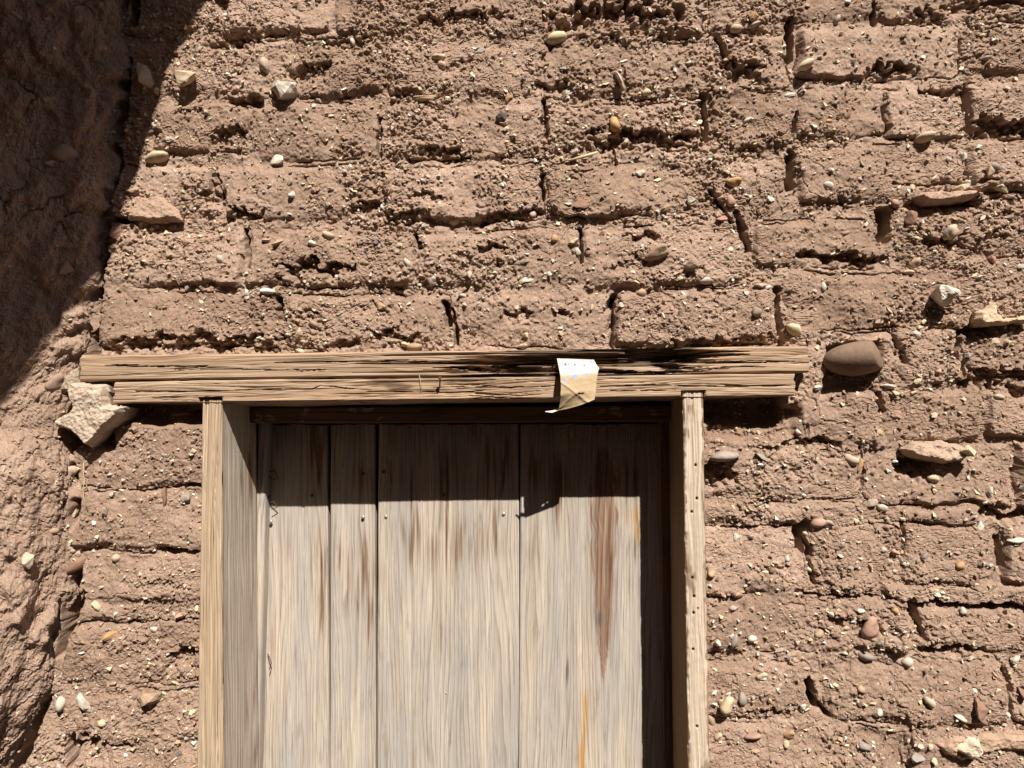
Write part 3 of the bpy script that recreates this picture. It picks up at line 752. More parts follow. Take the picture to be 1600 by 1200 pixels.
# pebbles measured in the photo: x, y, width, height, turn (deg), colour, proud, chip
PB = [
 (870, 60, 26, 18, 8, 'cream', .6, 0), (961, 193, 20, 18, -40, 'ochre', .4, 0), (686, 88, 20, 10, 5, 'cream', .5, 0), (1257, 103, 30, 13, 22, 'cream', .4, 0), (1443, 215, 33, 12, 8, 'cream', .5, 0), (1566, 293, 38, 14, -3, 'cream', .3, 1),
 (245, 247, 46, 17, 14, 'cream', .5, 0), (431, 249, 30, 17, -8, 'white', .3, 1), (1000, 272, 20, 15, 0, 'white', .3, 1), (906, 317, 28, 17, -10, 'brown', .5, 1), (1076, 313, 18, 22, -20, 'white', .3, 1), (1140, 318, 18, 22, 20, 'pink', .4, 0),
 (1128, 341, 24, 13, 0, 'red', .3, 1), (1030, 393, 36, 15, 16, 'buff', .5, 0), (467, 522, 14, 20, -8, 'cream', .25, 1), (588, 377, 12, 14, 0, 'dark', .3, 1), (1103, 439, 24, 10, 8, 'white', .3, 0), (821, 437, 24, 9, 0, 'white', .25, 1),
 (678, 438, 13, 13, 0, 'white', .4, 0), (658, 386, 17, 10, -10, 'white', .25, 1), (1240, 515, 32, 17, -32, 'cream', .5, 0), (1430, 411, 16, 15, -30, 'buff', .3, 0), (1416, 426, 22, 8, -4, 'cream', .4, 0), (1548, 407, 15, 15, 20, 'red', .4, 1),
 (1287, 449, 10, 14, 0, 'white', .3, 0), (1432, 523, 14, 12, 0, 'white', .3, 1), (1467, 582, 15, 12, 0, 'buff', .2, 0), (1132, 713, 36, 15, 2, 'grey', .5, 0), (1192, 714, 34, 12, -35, 'grey', .4, 1), (1401, 649, 16, 18, 40, 'pink', .15, 1),
 (1253, 822, 22, 8, -58, 'cream', .4, 0), (1262, 834, 14, 8, -20, 'cream', .4, 0), (1396, 861, 18, 14, -30, 'pink', .25, 1), (1379, 861, 12, 10, 20, 'pale', .3, 0), (1443, 870, 11, 15, 0, 'grey', .3, 1), (1500, 885, 15, 13, -25, 'ochre', .3, 0),
 (1333, 965, 13, 13, 0, 'white', .2, 1), (1361, 977, 28, 25, 25, 'pink', .45, 0), (1280, 991, 19, 16, -10, 'buff', .3, 0), (1320, 982, 13, 10, 0, 'pale', .3, 0), (1123, 1003, 17, 22, -20, 'white', .3, 1), (1147, 1004, 12, 21, -15, 'grey', .4, 0),
 (1175, 998, 11, 10, 0, 'white', .3, 0), (1353, 1026, 19, 12, -15, 'grey', .4, 0), (1417, 1036, 17, 13, 0, 'white', .4, 0), (1192, 1056, 15, 10, -5, 'cream', .3, 0), (1137, 1100, 22, 21, 15, 'cream', .5, 0), (1160, 1093, 14, 19, 10, 'grey', .4, 0),
 (1375, 1114, 13, 11, 0, 'white', .4, 0), (1531, 1110, 20, 32, 20, 'brown', .4, 1), (1346, 1077, 12, 11, -20, 'buff', .4, 0), (1235, 1147, 16, 11, -5, 'ochre', .4, 0), (1229, 1163, 14, 11, 15, 'cream', .4, 0), (1428, 1182, 28, 17, -12, 'grey', .4, 1),
 (1176, 1150, 22, 9, 4, 'pink', .3, 0), (119, 884, 28, 17, 55, 'brown', .5, 0), (166, 798, 17, 18, 30, 'pale', .3, 1), (291, 778, 22, 20, -20, 'grey', .4, 1), (257, 776, 8, 30, 0, 'brown', .5, 1), (176, 772, 12, 10, 30, 'white', .3, 1),
 (182, 872, 11, 12, 0, 'cream', .3, 0), (147, 945, 24, 10, -50, 'cream', .4, 0), (281, 961, 22, 11, 10, 'pink', .3, 1), (170, 993, 30, 12, 25, 'ochre', .25, 1), (241, 983, 10, 9, 0, 'white', .3, 0), (281, 1021, 11, 15, 0, 'pale', .4, 0),
 (160, 1130, 11, 12, -30, 'cream', .3, 0), (280, 1178, 14, 11, 10, 'dark', .2, 1), (203, 653, 32, 10, 22, 'white', .6, 0), (291, 647, 40, 10, -6, 'buff', .6, 0), (793, 154, 13, 14, 0, 'ochre', .3, 1), (784, 184, 18, 20, -40, 'dark', .4, 1),
 (969, 126, 12, 34, 26, 'pale', .8, 1), (1010, 145, 17, 11, 8, 'cream', .5, 0), (661, 153, 44, 9, 8, 'buff', .6, 1), (615, 155, 15, 11, 0, 'buff', .5, 0), (1149, 284, 22, 13, -15, 'ochre', .3, 0), (1040, 327, 16, 11, 0, 'buff', .5, 1),
 (223, 120, 30, 46, 10, 'pale', .35, 1), (290, 124, 40, 40, 0, 'cream', .5, 1), (438, 144, 60, 36, 12, 'white', .45, 1), (181, 362, 34, 24, 30, 'brown', .4, 1), (98, 663, 16, 12, 0, 'grey', .4, 0), (134, 1096, 22, 44, 40, 'white', .3, 1),
 (226, 1094, 54, 24, 14, 'buff', .4, 1), (95, 1100, 12, 22, 0, 'white', .4, 0), (207, 298, 24, 10, 8, 'buff', .3, 1), (1489, 362, 15, 20, -35, 'cream', .5, 0), (1482, 362, 14, 18, 0, 'pale', .4, 0), (1424, 342, 20, 22, -40, 'brown', .35, 1),
 (1399, 318, 13, 13, 0, 'pink', .4, 0), (1498, 296, 36, 13, 18, 'cream', .3, 1), (1516, 286, 14, 12, 0, 'white', .4, 0), (1502, 245, 15, 17, 0, 'white', .3, 1), (1294, 190, 14, 8, 0, 'ochre', .3, 0), (1298, 225, 13, 9, 0, 'cream', .4, 0),
 (1296, 289, 14, 10, 0, 'white', .4, 0), (1203, 310, 15, 13, 20, 'white', .3, 1), (1546, 270, 14, 20, 0, 'buff', .5, 1), (1555, 262, 16, 14, 0, 'grey', .4, 0), (1176, 28, 20, 16, 10, 'ochre', .5, 1), (1178, 39, 17, 7, 15, 'pale', .5, 0),
 (1150, 45, 16, 12, 0, 'cream', .4, 0), (1325, 3, 15, 9, 0, 'white', .4, 0), (1307, 31, 9, 14, -20, 'pale', .5, 0), (1233, 148, 20, 8, 8, 'white', .3, 1), (692, 101, 12, 11, 0, 'cream', .5, 0), (550, 65, 10, 14, 20, 'white', .4, 0),
 (412, 103, 18, 24, 25, 'pale', .4, 0), (362, 73, 16, 14, 0, 'white', .3, 1), (456, 305, 16, 16, 0, 'white', .4, 0), (513, 367, 17, 12, 0, 'cream', .4, 0), (433, 378, 24, 15, 25, 'buff', .5, 1), (415, 374, 15, 12, 0, 'buff', .5, 1),
 (488, 380, 13, 10, 0, 'white', .4, 0), (636, 410, 9, 15, 10, 'white', .3, 0), (418, 455, 24, 11, 5, 'white', .4, 0), (733, 430, 9, 20, 0, 'pale', .9, 1), (708, 346, 22, 11, 8, 'cream', .4, 0), (593, 478, 22, 14, -20, 'buff', .4, 1),
 (470, 549, 14, 10, 0, 'pale', .5, 0), (632, 537, 20, 12, -20, 'cream', .5, 1), (648, 542, 20, 12, 0, 'buff', .5, 0), (293, 450, 14, 12, 0, 'grey', .5, 1), (277, 466, 10, 18, 20, 'brown', .4, 1), (290, 380, 13, 12, 0, 'brown', .4, 1),
 (345, 405, 10, 14, 10, 'white', .3, 0), (243, 142, 14, 10, 0, 'cream', .4, 0), (322, 177, 18, 11, 0, 'pale', .5, 1), (260, 219, 12, 10, 0, 'pale', .4, 0), (282, 170, 14, 10, 0, 'cream', .4, 1), (1010, 405, 16, 10, 0, 'pale', .3, 1),
 (1080, 415, 26, 22, -20, 'mud', .3, 1), (818, 541, 16, 8, 20, 'pale', .4, 1), (821, 524, 12, 10, -40, 'cream', .4, 1), (925, 481, 8, 12, 0, 'cream', .4, 0), (902, 397, 12, 16, 20, 'white', .3, 0), (896, 379, 20, 10, 20, 'cream', .4, 1),
 (864, 375, 14, 14, 0, 'ochre', .4, 0), (833, 335, 18, 18, 0, 'pale', .5, 0), (1002, 458, 18, 12, 0, 'buff', .5, 0), (1180, 490, 20, 18, 20, 'mud', .5, 0), (1187, 447, 22, 10, 0, 'pale', .4, 1), (1275, 605, 14, 12, 0, 'white', .3, 1),
 (1389, 604, 18, 7, 0, 'white', .3, 0), (1424, 616, 20, 6, 25, 'cream', .2, 1), (1376, 648, 12, 11, 0, 'pink', .3, 1), (1460, 648, 15, 12, 20, 'pale', .4, 1), (1248, 675, 10, 10, 0, 'white', .4, 0), (1330, 717, 18, 16, 0, 'pale', .15, 0),
 (1343, 728, 12, 22, -15, 'ochre', .2, 1), (1458, 748, 20, 11, -15, 'cream', .4, 0), (1545, 768, 10, 18, 20, 'white', .4, 1), (1360, 785, 20, 12, 10, 'pale', .4, 1), (1381, 793, 14, 10, 0, 'white', .4, 0), (1293, 818, 22, 10, -35, 'pale', .4, 0),
 (1278, 817, 18, 14, 0, 'pink', .3, 0), (1229, 875, 10, 12, 0, 'white', .4, 0), (1264, 890, 24, 10, -35, 'cream', .4, 0), (1586, 845, 26, 8, 6, 'white', .4, 0), (1531, 821, 12, 14, 0, 'white', .4, 1), (1503, 957, 12, 12, 0, 'white', .4, 0),
 (1400, 955, 10, 10, 0, 'ochre', .3, 0), (1500, 1120, 22, 7, -35, 'white', .4, 1), (1505, 1131, 20, 7, -35, 'ochre', .3, 1), (1452, 1096, 11, 17, 15, 'pale', .4, 0), (1351, 1166, 18, 12, -5, 'grey', .3, 0), (1300, 960, 8, 8, 0, 'white', .3, 0),
 (1152, 930, 22, 9, -5, 'buff', .5, 0), (1112, 897, 18, 14, -20, 'buff', .4, 0), (1145, 950, 10, 8, 0, 'pale', .3, 0), (1150, 840, 14, 12, 0, 'white', .2, 1), (1200, 833, 12, 12, 0, 'pink', .3, 1), (1110, 1123, 10, 22, 10, 'buff', .4, 0),
 (1123, 1150, 10, 12, 0, 'cream', .4, 0), (1595, 1085, 14, 22, 30, 'brown', .5, 1), (1585, 1030, 14, 14, 0, 'white', .4, 1), (1560, 620, 14, 8, -15, 'pale', .4, 0), (1350, 606, 16, 8, 0, 'pale', .3, 0),
]
npeb = 0
for r in PB:
    kk = 1.22 if r[7] else 1.06
    stone_at('pebble', r[0], r[1], r[2] * kk, r[3] * kk, r[4], r[5], r[6], bool(r[7]), wall)
    npeb += 1
tone = ['mud'] * 9 + ['pale'] * 4 + ['cream'] * 2 + ['white'] * 2 + ['buff'] * 4 + ['grey', 'brown']
tries = 0
while npeb < 292 and tries < 4000:
    tries += 1
    px, py = random.uniform(95, 1600), random.uniform(0, 1200)
    if (300 < px < 1110 and py > 540) or (110 < px < 1270 and 535 < py < 640):
        continue
    s = random.uniform(7, 11.5)
    stone_at('pebble', px, py, s * random.uniform(.9, 1.5), s * random.uniform(.6, 1.0), random.uniform(-40, 40), random.choice(tone), random.uniform(.1, .5), random.random() < .75, wall)
    npeb += 1

def scatter(name, n, parent, place, smin, smax, tones, power=2.2):
    """thousands of grains of gravel in one mesh"""
    base = [chipped(8, 400 + k) for k in range(12)]
    VV, FF, CC, off = [], [], [], 0
    for k in range(n):
        got = place()
        if got is None:
            continue
        p, nrm = got
        Vb, Fb = base[random.randrange(len(base))]
        s = smin + (smax - smin) * random.random() ** power
        sc = np.array([s * random.uniform(.8, 1.5), s * random.uniform(.6, 1.0), s * random.uniform(.55, .95)])
        R = np.array(Matrix.Rotation(random.uniform(-.9, .9), 3, 'Y') @ Matrix.Rotation(random.uniform(-.5, .5), 3, 'X'))
        VV.append((Vb * (1 + 0.12 * rng.normal(size=(len(Vb), 1))) * sc) @ R.T + p - np.array([0, 0.3 * s, 0]))
        FF.append(Fb + off)
        c = np.array(PAL[random.choice(tones)]) * random.uniform(.85, 1.12)
        CC.append(np.tile([*c, 1.0], (len(Vb), 1)))
        off += len(Vb)
    o = link(name, mesh(name, np.concatenate(VV), np.concatenate(FF), M_GRAVEL, False, None, np.concatenate(CC)), parent)
    o['kind'] = 'stuff'
    return o

def on_wall():
    for _ in range(30):
        i, j = random.randrange(nx), random.randrange(nz)
        if OPEN[j, i] or random.random() > 0.30 + 0.35 * GRIT[j, i] + 0.30 * RGH[j, i]:
            continue
        if 115 < PX[j, i] < 1268 and 540 < PY[j, i] < 632:
            continue
        return VX[j, i] + np.array([0, -0.0008, 0]), None
    return None
scatter('gravel', 18000, wall, on_wall, 0.0014, 0.0075, ['mud'] * 12 + ['pale'] * 7 + ['cream'] * 5 + ['white'] * 4 + ['buff'] * 4 + ['pink', 'grey', 'brown'])

# bits of chopped straw and a root hanging from the mud
def tube_arrays(pts, rad, sides=5):
    pts = [np.asarray(p, float) for p in pts]
    V, Q = [], []
    for k, p in enumerate(pts):
        d = pts[min(k + 1, len(pts) - 1)] - pts[max(k - 1, 0)]
        d /= np.linalg.norm(d) + 1e-9
        a = np.cross(d, [0.3, 0.5, 0.81])
        a /= np.linalg.norm(a) + 1e-9
        b = np.cross(d, a)
        rr = rad if np.isscalar(rad) else rad[k]
        for s in range(sides):
            th = 2 * math.pi * s / sides
            V.append(p + rr * (a * math.cos(th) + b * math.sin(th)))
    for k in range(len(pts) - 1):
        for s in range(sides):
            t_ = (s + 1) % sides
            Q.append((k * sides + s, k * sides + t_, (k + 1) * sides + t_, (k + 1) * sides + s))
    n = len(V)
    V += [pts[0], pts[-1]]
    T = [(n, (s + 1) % sides, s) for s in range(sides)] + [(n + 1, (len(pts) - 1) * sides + s, (len(pts) - 1) * sides + (s + 1) % sides) for s in range(sides)]
    return np.array(V), np.array(Q), np.array(T)

def tube(name, pts, rad, mat, parent=None, sides=6):
    V, Q, T = tube_arrays(pts, rad, sides)
    return link(name, mesh(name, V, [Q, T], mat), parent)

VV, QQ, off = [], [], 0
for k in range(170):
    got = on_wall()
    if got is None:
        continue
    p = got[0] + np.array([0, -0.001, 0])
    a, L = random.uniform(0, math.pi), random.uniform(.006, .022)
    q = p + L * np.array([math.cos(a), -0.25, math.sin(a) * .7])
    v, qd, _t = tube_arrays([p, (p + q) / 2 + np.array([0, -.001, 0]), q], 0.0006, 3)
    VV.append(v)
    QQ.append(qd + off)
    off += len(v)
o = link('straw', mesh('straw', np.concatenate(VV), np.concatenate(QQ), M_STRAW), wall)
o['kind'] = 'stuff'
rt = [P(*q, Y=-.012 - .002 * k) for k, q in enumerate([(131, 722), (130, 738), (133, 752), (129, 763), (131, 776), (135, 792)])]
tube('root', rt, 0.0008, M_STRAW, wall, 4)
rt = [P(*q, Y=-.014) for q in [(118, 752), (126, 758), (134, 756), (137, 763)]]
tube('root', rt, 0.0007, M_STRAW, wall, 4)
spl = [P(887, 251, -.03), P(910, 245, -.034), P(934, 238, -.036)]
o = tube('wood_splinter', spl, [.0016, .0045, .0036], M_STRAW, wall, 4)

# ------------------------------------------------------------------ larger stones that sit in the wall (things of their own)
COB = mesh('cobble', *lumpy(5, 0.105, 78), M_COBBLE)
o = stone_at('cobble', 1337, 561, 92, 61, 6, (.185, .120, .080), 0.74, False, None, COB, 72)
tag(o, 'large smooth oval grey-brown cobble jutting from the wall right of the lintel end', 'cobble')

def rough_stone(name, outline, thick, back, seed, colr, Yface, amp=0.005, tilt=(0, 0), st=0.0024):
    """broken stone from its outline: a humped, pitted front face with bevelled rim and solid sides"""
    pts = np.array([[P(*q, Y=Yface)[0], P(*q, Y=Yface)[2]] for q in outline])
    a, b_ = pts.min(0) - st, pts.max(0) + st
    A, B = np.meshgrid(np.arange(a[0], b_[0], st), np.arange(a[1], b_[1], st))
    Aw, Bw = A + 0.004 * fbm(A, B, .02, 3, seed), B + 0.004 * fbm(A, B, .02, 3, seed + 7)
    ins = np.zeros(A.shape, bool)
    d = np.full(A.shape, 9.0)
    for k in range(len(pts)):
        p, q = pts[k], pts[(k + 1) % len(pts)]
        d = np.minimum(d, seg_d(Aw, Bw, p, q))
        c = ((p[1] > Bw) != (q[1] > Bw)) & (Aw < (q[0] - p[0]) * (Bw - p[1]) / (q[1] - p[1] + 1e-12) + p[0])
        ins ^= c
    sdv = np.where(ins, d, -d)
    c0 = pts.mean(0)
    h = thick * sstep(0, 0.010, sdv) + amp * fbm(A, B, 0.03, 4, seed + 3, 0.7) + 0.0035 * (0.3 - np.abs(fbm(A, B, 0.013, 3, seed + 5, .7))) + tilt[0] * (A - c0[0]) + tilt[1] * (B - c0[1])
    v = np.arange(A.size).reshape(A.shape)
    cell = (sdv[:-1, :-1] > 0) & (sdv[1:, 1:] > 0) & (sdv[:-1, 1:] > 0) & (sdv[1:, :-1] > 0)
    j, i = np.nonzero(cell)
    q = np.stack([v[j, i], v[j, i + 1], v[j + 1, i + 1], v[j + 1, i]], -1)
    u, inv = np.unique(q, return_inverse=True)
    q = inv.reshape(-1, 4)
    V = np.stack([A, Yface - h, B], -1).reshape(-1, 3)[u]
    e = np.concatenate([q[:, [0, 1]], q[:, [1, 2]], q[:, [2, 3]], q[:, [3, 0]]])
    key = np.sort(e, 1) @ np.array([len(u), 1])
    _, idx, cnt = np.unique(key, return_index=True, return_counts=True)
    be = e[idx[cnt == 1]]
    n, m_ = len(u), len(be)
    cen = np.array([c0[0], 0, c0[1]])
    Bk = V + np.array([0, 1, 0]) * (back + Yface - V[:, 1:2])
    Bk = np.where([[1, 0, 1]], cen + (Bk - cen) * 0.86, Bk)
    V2 = np.concatenate([V, Bk])
    sk = np.stack([be[:, 1], be[:, 0], be[:, 0] + n, be[:, 1] + n], -1)
    cp = q[:, ::-1] + n
    me = mesh(name, V2, [q, sk, cp], M_STONE, False)
    o = link(name, me)
    o.color = (*colr, 1)
    return o

o = rough_stone('rock', [(121, 597), (176, 601), (179, 633), (206, 634), (196, 652), (172, 672), (142, 703), (128, 690), (117, 676), (88, 668), (90, 655), (106, 645), (120, 636), (113, 612)],
                0.028, 0.06, 31, (.54, .44, .335), -0.028, 0.006, (0.10, 0.12))
tag(o, 'pale angular rock wedged under the left end of the lintel', 'rock')
o = rough_stone('rock', [(110, 578), (124, 574), (127, 596), (117, 613), (95, 616), (92, 604), (101, 590)], 0.012, 0.05, 33, (.36, .29, .21), -0.02, 0.003)
tag(o, 'small grey stone packed against the left tip of the upper lintel beam', 'stone')
CH = mesh('white_stone', *chipped_rough(13, 512, 6, .03), M_STONE, smooth=False)
o = stone_at('rock', 1475, 458, 50, 46, 0, (.70, .64, .54), 0.95, True, None, CH, 46)
tag(o, 'white chipped stone standing proud of the bricks, above and right of the oval cobble', 'rock')
o = rough_stone('rock', [(1519, 500), (1524, 486), (1540, 480), (1553, 466), (1558, 470), (1556, 488), (1566, 498), (1600, 494), (1612, 505), (1560, 510), (1522, 511)], 0.022, 0.05, 37, (.58, .43, .28), -0.018, 0.006, (0, -0.25))
tag(o, 'jagged cream and orange rock ledge casting shade at the right edge', 'rock')
o = rough_stone('rock', [(1484, 1168), (1512, 1150), (1524, 1152), (1537, 1172), (1522, 1189), (1508, 1184)], 0.020, 0.04, 39, (.66, .57, .42), -0.020, 0.005, (0.1, 0.15))
tag(o, 'bright cream angular rock near the bottom right corner of the wall', 'rock')
o = rough_stone('rock', [(1460, 1160), (1484, 1148), (1520, 1146), (1560, 1142), (1612, 1150), (1612, 1176), (1560, 1172), (1534, 1180), (1500, 1190), (1470, 1178)], 0.014, 0.05, 41, (.40, .27, .18), -0.010, 0.008)
tag(o, 'crumbly buff stone lump cradling the bright cream rock at bottom right', 'stone')
o = rough_stone('rock', [(1404, 700), (1420, 689), (1470, 688), (1500, 695), (1512, 708), (1498, 722), (1470, 724), (1440, 720), (1412, 712)], 0.026, 0.05, 43, (.43, .315, .225), -0.006, 0.012, (0, -0.2))
tag(o, 'long dusty stone ledge jutting below the cobble on the right', 'stone')
CB = mesh('cream_block', *chipped_rough(10, 530, 5, .03), M_STONE, smooth=False)
o = stone_at('rock', 1514, 704, 26, 22, 10, (.62, .54, .36), 2.6, True, None, CB, 26)
tag(o, 'small blocky cream stone resting on the long dusty stone ledge', 'stone')
o = rough_stone('rock', [(1424, 308), (1440, 300), (1480, 298), (1520, 296), (1538, 302), (1520, 312), (1480, 320), (1440, 322)], 0.022, 0.05, 47, (.40, .27, .19), -0.008, 0.006, (0, -0.2))
tag(o, 'dusty brown stone ledge at the upper right with a dark hollow beneath', 'stone')
o = rough_stone('rock', [(200, 345), (214, 310), (250, 304), (275, 322), (290, 345), (250, 350), (212, 346)], 0.016, 0.05, 49, (.40, .27, .19), -0.010, 0.004, (0, -0.15))
tag(o, 'flat tan stone at the sunlit edge of the left shadow, above the lintel tip', 'stone')

# ------------------------------------------------------------------ mud-plastered side wall at the left
side = empty('side_wall', (-1.25, -0.6, 0), 'lumpy mud-plastered stone wall at the left, its top in deep shadow', 'wall', 'thing')
ss = np.concatenate([np.arange(0, 0.44, 0.0028), np.arange(0.445, 2.2, 0.02)])
th = np.radians(84 - 46 * sstep(0.11, 0.17, ss) + 48 * sstep(0.36, 0.66, ss))
ds = np.diff(ss, prepend=0)
cxs, cys = -0.908 - np.cumsum(np.cos(th) * ds), 0.105 - np.cumsum(np.sin(th) * ds)
zz = np.concatenate([np.arange(0, 1.04, 0.03), np.arange(1.045, 2.99, 0.0031), np.arange(3.0, 3.52, 0.02)])
S, ZZ = np.meshgrid(ss, zz)
Sw, Zw = S + 0.02 * fbm(S, ZZ, 0.12, 3, 151), ZZ + 0.02 * fbm(S, ZZ, 0.12, 3, 161)
h = 0.030 * fbm(S, ZZ, 0.26, 3, 171) + 0.012 * fbm(Sw, Zw, 0.08, 3, 181, 0.55)
Sw2, Zw2 = S + 0.05 * fbm(S, ZZ, 0.10, 4, 155, .6), ZZ + 0.05 * fbm(S, ZZ, 0.10, 4, 156, .6)
f1, f2, rid = worley(Sw2 * 1.2, Zw2 * 0.8, 0.085, 5)
lump = sstep(0.0, 0.6, f2 - f1) * (rid > 0.55)
h += 0.022 * lump * rid - 0.009 * (1 - sstep(0.0, 0.05, f2 - f1)) * sstep(.05, .4, fbm(S, ZZ, 0.15, 2, 191))
rg = fbm(Sw * 2.2 + .4 * Zw, Zw * 0.7, 0.09, 4, 193, .6)
h += 0.006 * (1 - np.abs(rg) * 2.4) - 0.003
tt_ = fbm(Sw * 1.5, Zw * .8, 0.07, 4, 195, .6) * 6
h += 0.004 * (np.floor(tt_) + sstep(0.7, 1.0, tt_ - np.floor(tt_)) - tt_)
h += 0.0045 * fbm(S * 1.3 + ZZ * 0.5, ZZ * 0.55 - S * .4, 0.016, 3, 201, 0.65)      # dragged, rippled mud
h += 0.0034 * (0.3 - np.abs(fbm(S, ZZ, 0.012, 3, 211, .75)))
f1, f2, rid = worley(S, ZZ, 0.02, 6)
h += 0.004 * np.clip(1 - 1.6 * f1, 0, 1) * (rid > 0.6)
h += 0.035 * sstep(1.62, 1.50, ZZ) * sstep(0.10, 0.17, S) * 0 + 0.028 * sstep(1.93, 1.86, ZZ + 0.03 * fbm(S, ZZ, 0.08, 2, 215)) * sstep(0.165, 0.20, S + 0.012 * fbm(S, ZZ, 0.1, 3, 217))
jz = np.array([P(a_, b_)[2] for a_, b_ in zip(JX, JY)])
jx = np.array([P(a_, b_)[0] for a_, b_ in zip(JX, JY)])
lean = np.interp(zz, jz[::-1], jx[::-1])
lean = (np.convolve(np.pad(lean, 12, mode='edge'), np.ones(25) / 25, 'valid') - cxs[int(np.argmin(np.abs(cys)))] - 0.006)[:, None]
NXs, NYs = np.sin(th), -np.cos(th)
SV = np.stack([cxs[None] + lean + NXs[None] * h, cys[None] + NYs[None] * h, ZZ - 0.2 * h], -1).astype(np.float32)
v = np.arange(S.size).reshape(S.shape)
q = np.stack([v[:-1, :-1], v[1:, :-1], v[1:, 1:], v[:-1, 1:]], -1).reshape(-1, 4)
link('mud_coat', mesh('mud_coat', SV, q, M_SIDE, False), side)
boxes('wall_core', [(-2.6, -1.78, -2.6, 0.3, 0, 3.5)], M_SIDE, side)

def on_side(px, py):
    """nearest point of the side wall's face to a photo position"""
    xs, ys = to_px(SV[..., 0], SV[..., 1], SV[..., 2])
    d = (xs - px) ** 2 + (ys - py) ** 2 + np.where(S > 0.45, 1e6, 0)
    j, i = np.unravel_index(np.argmin(d), d.shape)
    return SV[j, i], np.array([NXs[i], NYs[i], 0])
for (px, py, wd, hg, ang, c, ch) in [(72, 156, 30, 18, 15, 'buff', 1), (28, 26, 22, 9, -20, 'buff', 0), (100, 420, 30, 26, 0, 'mud', 1), (55, 432, 14, 14, 0, 'grey', 0), (100, 240, 46, 28, 10, 'mud', 0), (80, 255, 14, 8, 0, 'pale', 0),
                                     (88, 595, 30, 22, 20, 'mud', 0), (40, 876, 28, 34, 30, 'pale', 1), (5, 735, 12, 14, 0, 'pale', 1), (112, 735, 20, 16, 20, 'pale', 0), (115, 800, 18, 22, 0, 'pale', 1),
                                     (85, 830, 12, 10, 0, 'buff', 0), (110, 850, 16, 20, 0, 'pale', 1), (8, 580, 10, 14, 0, 'pink', 0), (70, 1140, 40, 50, 10, 'pale', 1), (15, 545, 14, 8, 0, 'mud', 0)]:
    p, nn = on_side(px, py)
    o = link('pebble', random.choice(CHIP if ch else ROUND))
    o.parent = side
    o.matrix_parent_inverse = Matrix.Translation(-Vector(side.location))
    o.location = p + nn * 0.001
    a, b_ = wd / PXM / 2, hg / PXM / 2
    o.scale = (a, min(a, b_) * .8, b_)
    o.rotation_euler = (0.1, math.radians(-ang), math.radians(40))
    o.color = (*PAL[c], 1)
def side_place():
    j, i = random.randrange(60, len(zz) - 20), random.randrange(len(ss))
    return (SV[j, i], None) if ss[i] < 0.44 else None
scatter('gravel', 2600, side, side_place, 0.0013, 0.0055, ['mud'] * 6 + ['pale', 'cream', 'buff'])

# roof of the side building: its eave throws the big shadow at the upper left
def eave_pt(x, y, z, zt=3.5):
    t_ = (zt - z) / 1.05
    return (x + 0.33 * t_, y - t_)
a = P(325, 0)
b1 = P(255, 130)
b2 = P(165, 440)
e = [eave_pt(*a), eave_pt(*b1), eave_pt(*b2)]
c = on_side(62, 556)[0]
d = on_side(2, 640)[0]
e += [eave_pt(*c), eave_pt(*d)]
first = np.array(e[0]) + (np.array(e[0]) - np.array(e[1])) * 3.0
last = np.array(e[-1]) + (np.array(e[-1]) - np.array(e[-2])) * 1.5
edge = [tuple(first)] + [tuple(p) for p in e] + [tuple(last)]
V = [(x, y, 3.5) for x, y in edge] + [(-2.7, last[1] - .05, 3.5), (-2.7, first[1], 3.5)]
n = len(V)
V = V + [(x, y, 3.62) for x, y, _z in V]
roof = empty('roof', (-1.6, -0.9, 3.5), 'mud roof eave overhanging the shaded side wall', 'roof', 'thing')
bm = bmesh.new()
vs = [bm.verts.new(p) for p in V]
bm.faces.new(vs[:n])
bm.faces.new(vs[n:][::-1])
for k in range(n):
    bm.faces.new((vs[k], vs[k + n], vs[(k + 1) % n + n], vs[(k + 1) % n]))
bmesh.ops.recalc_face_normals(bm, faces=bm.faces[:])
me = bpy.data.meshes.new('roof_slab')
bm.to_mesh(me)
bm.free()
me.materials.append(M_MORTAR)
link('roof_slab', me, roof)

# unseen block added behind the camera; it keeps the low sky and the sunlit ground from filling the shade
opp = boxes('shade_block', [(-8, 10, -10.0, -6.0, 0, 7.2)], M_SIDE, None)
opp['kind'] = 'structure'
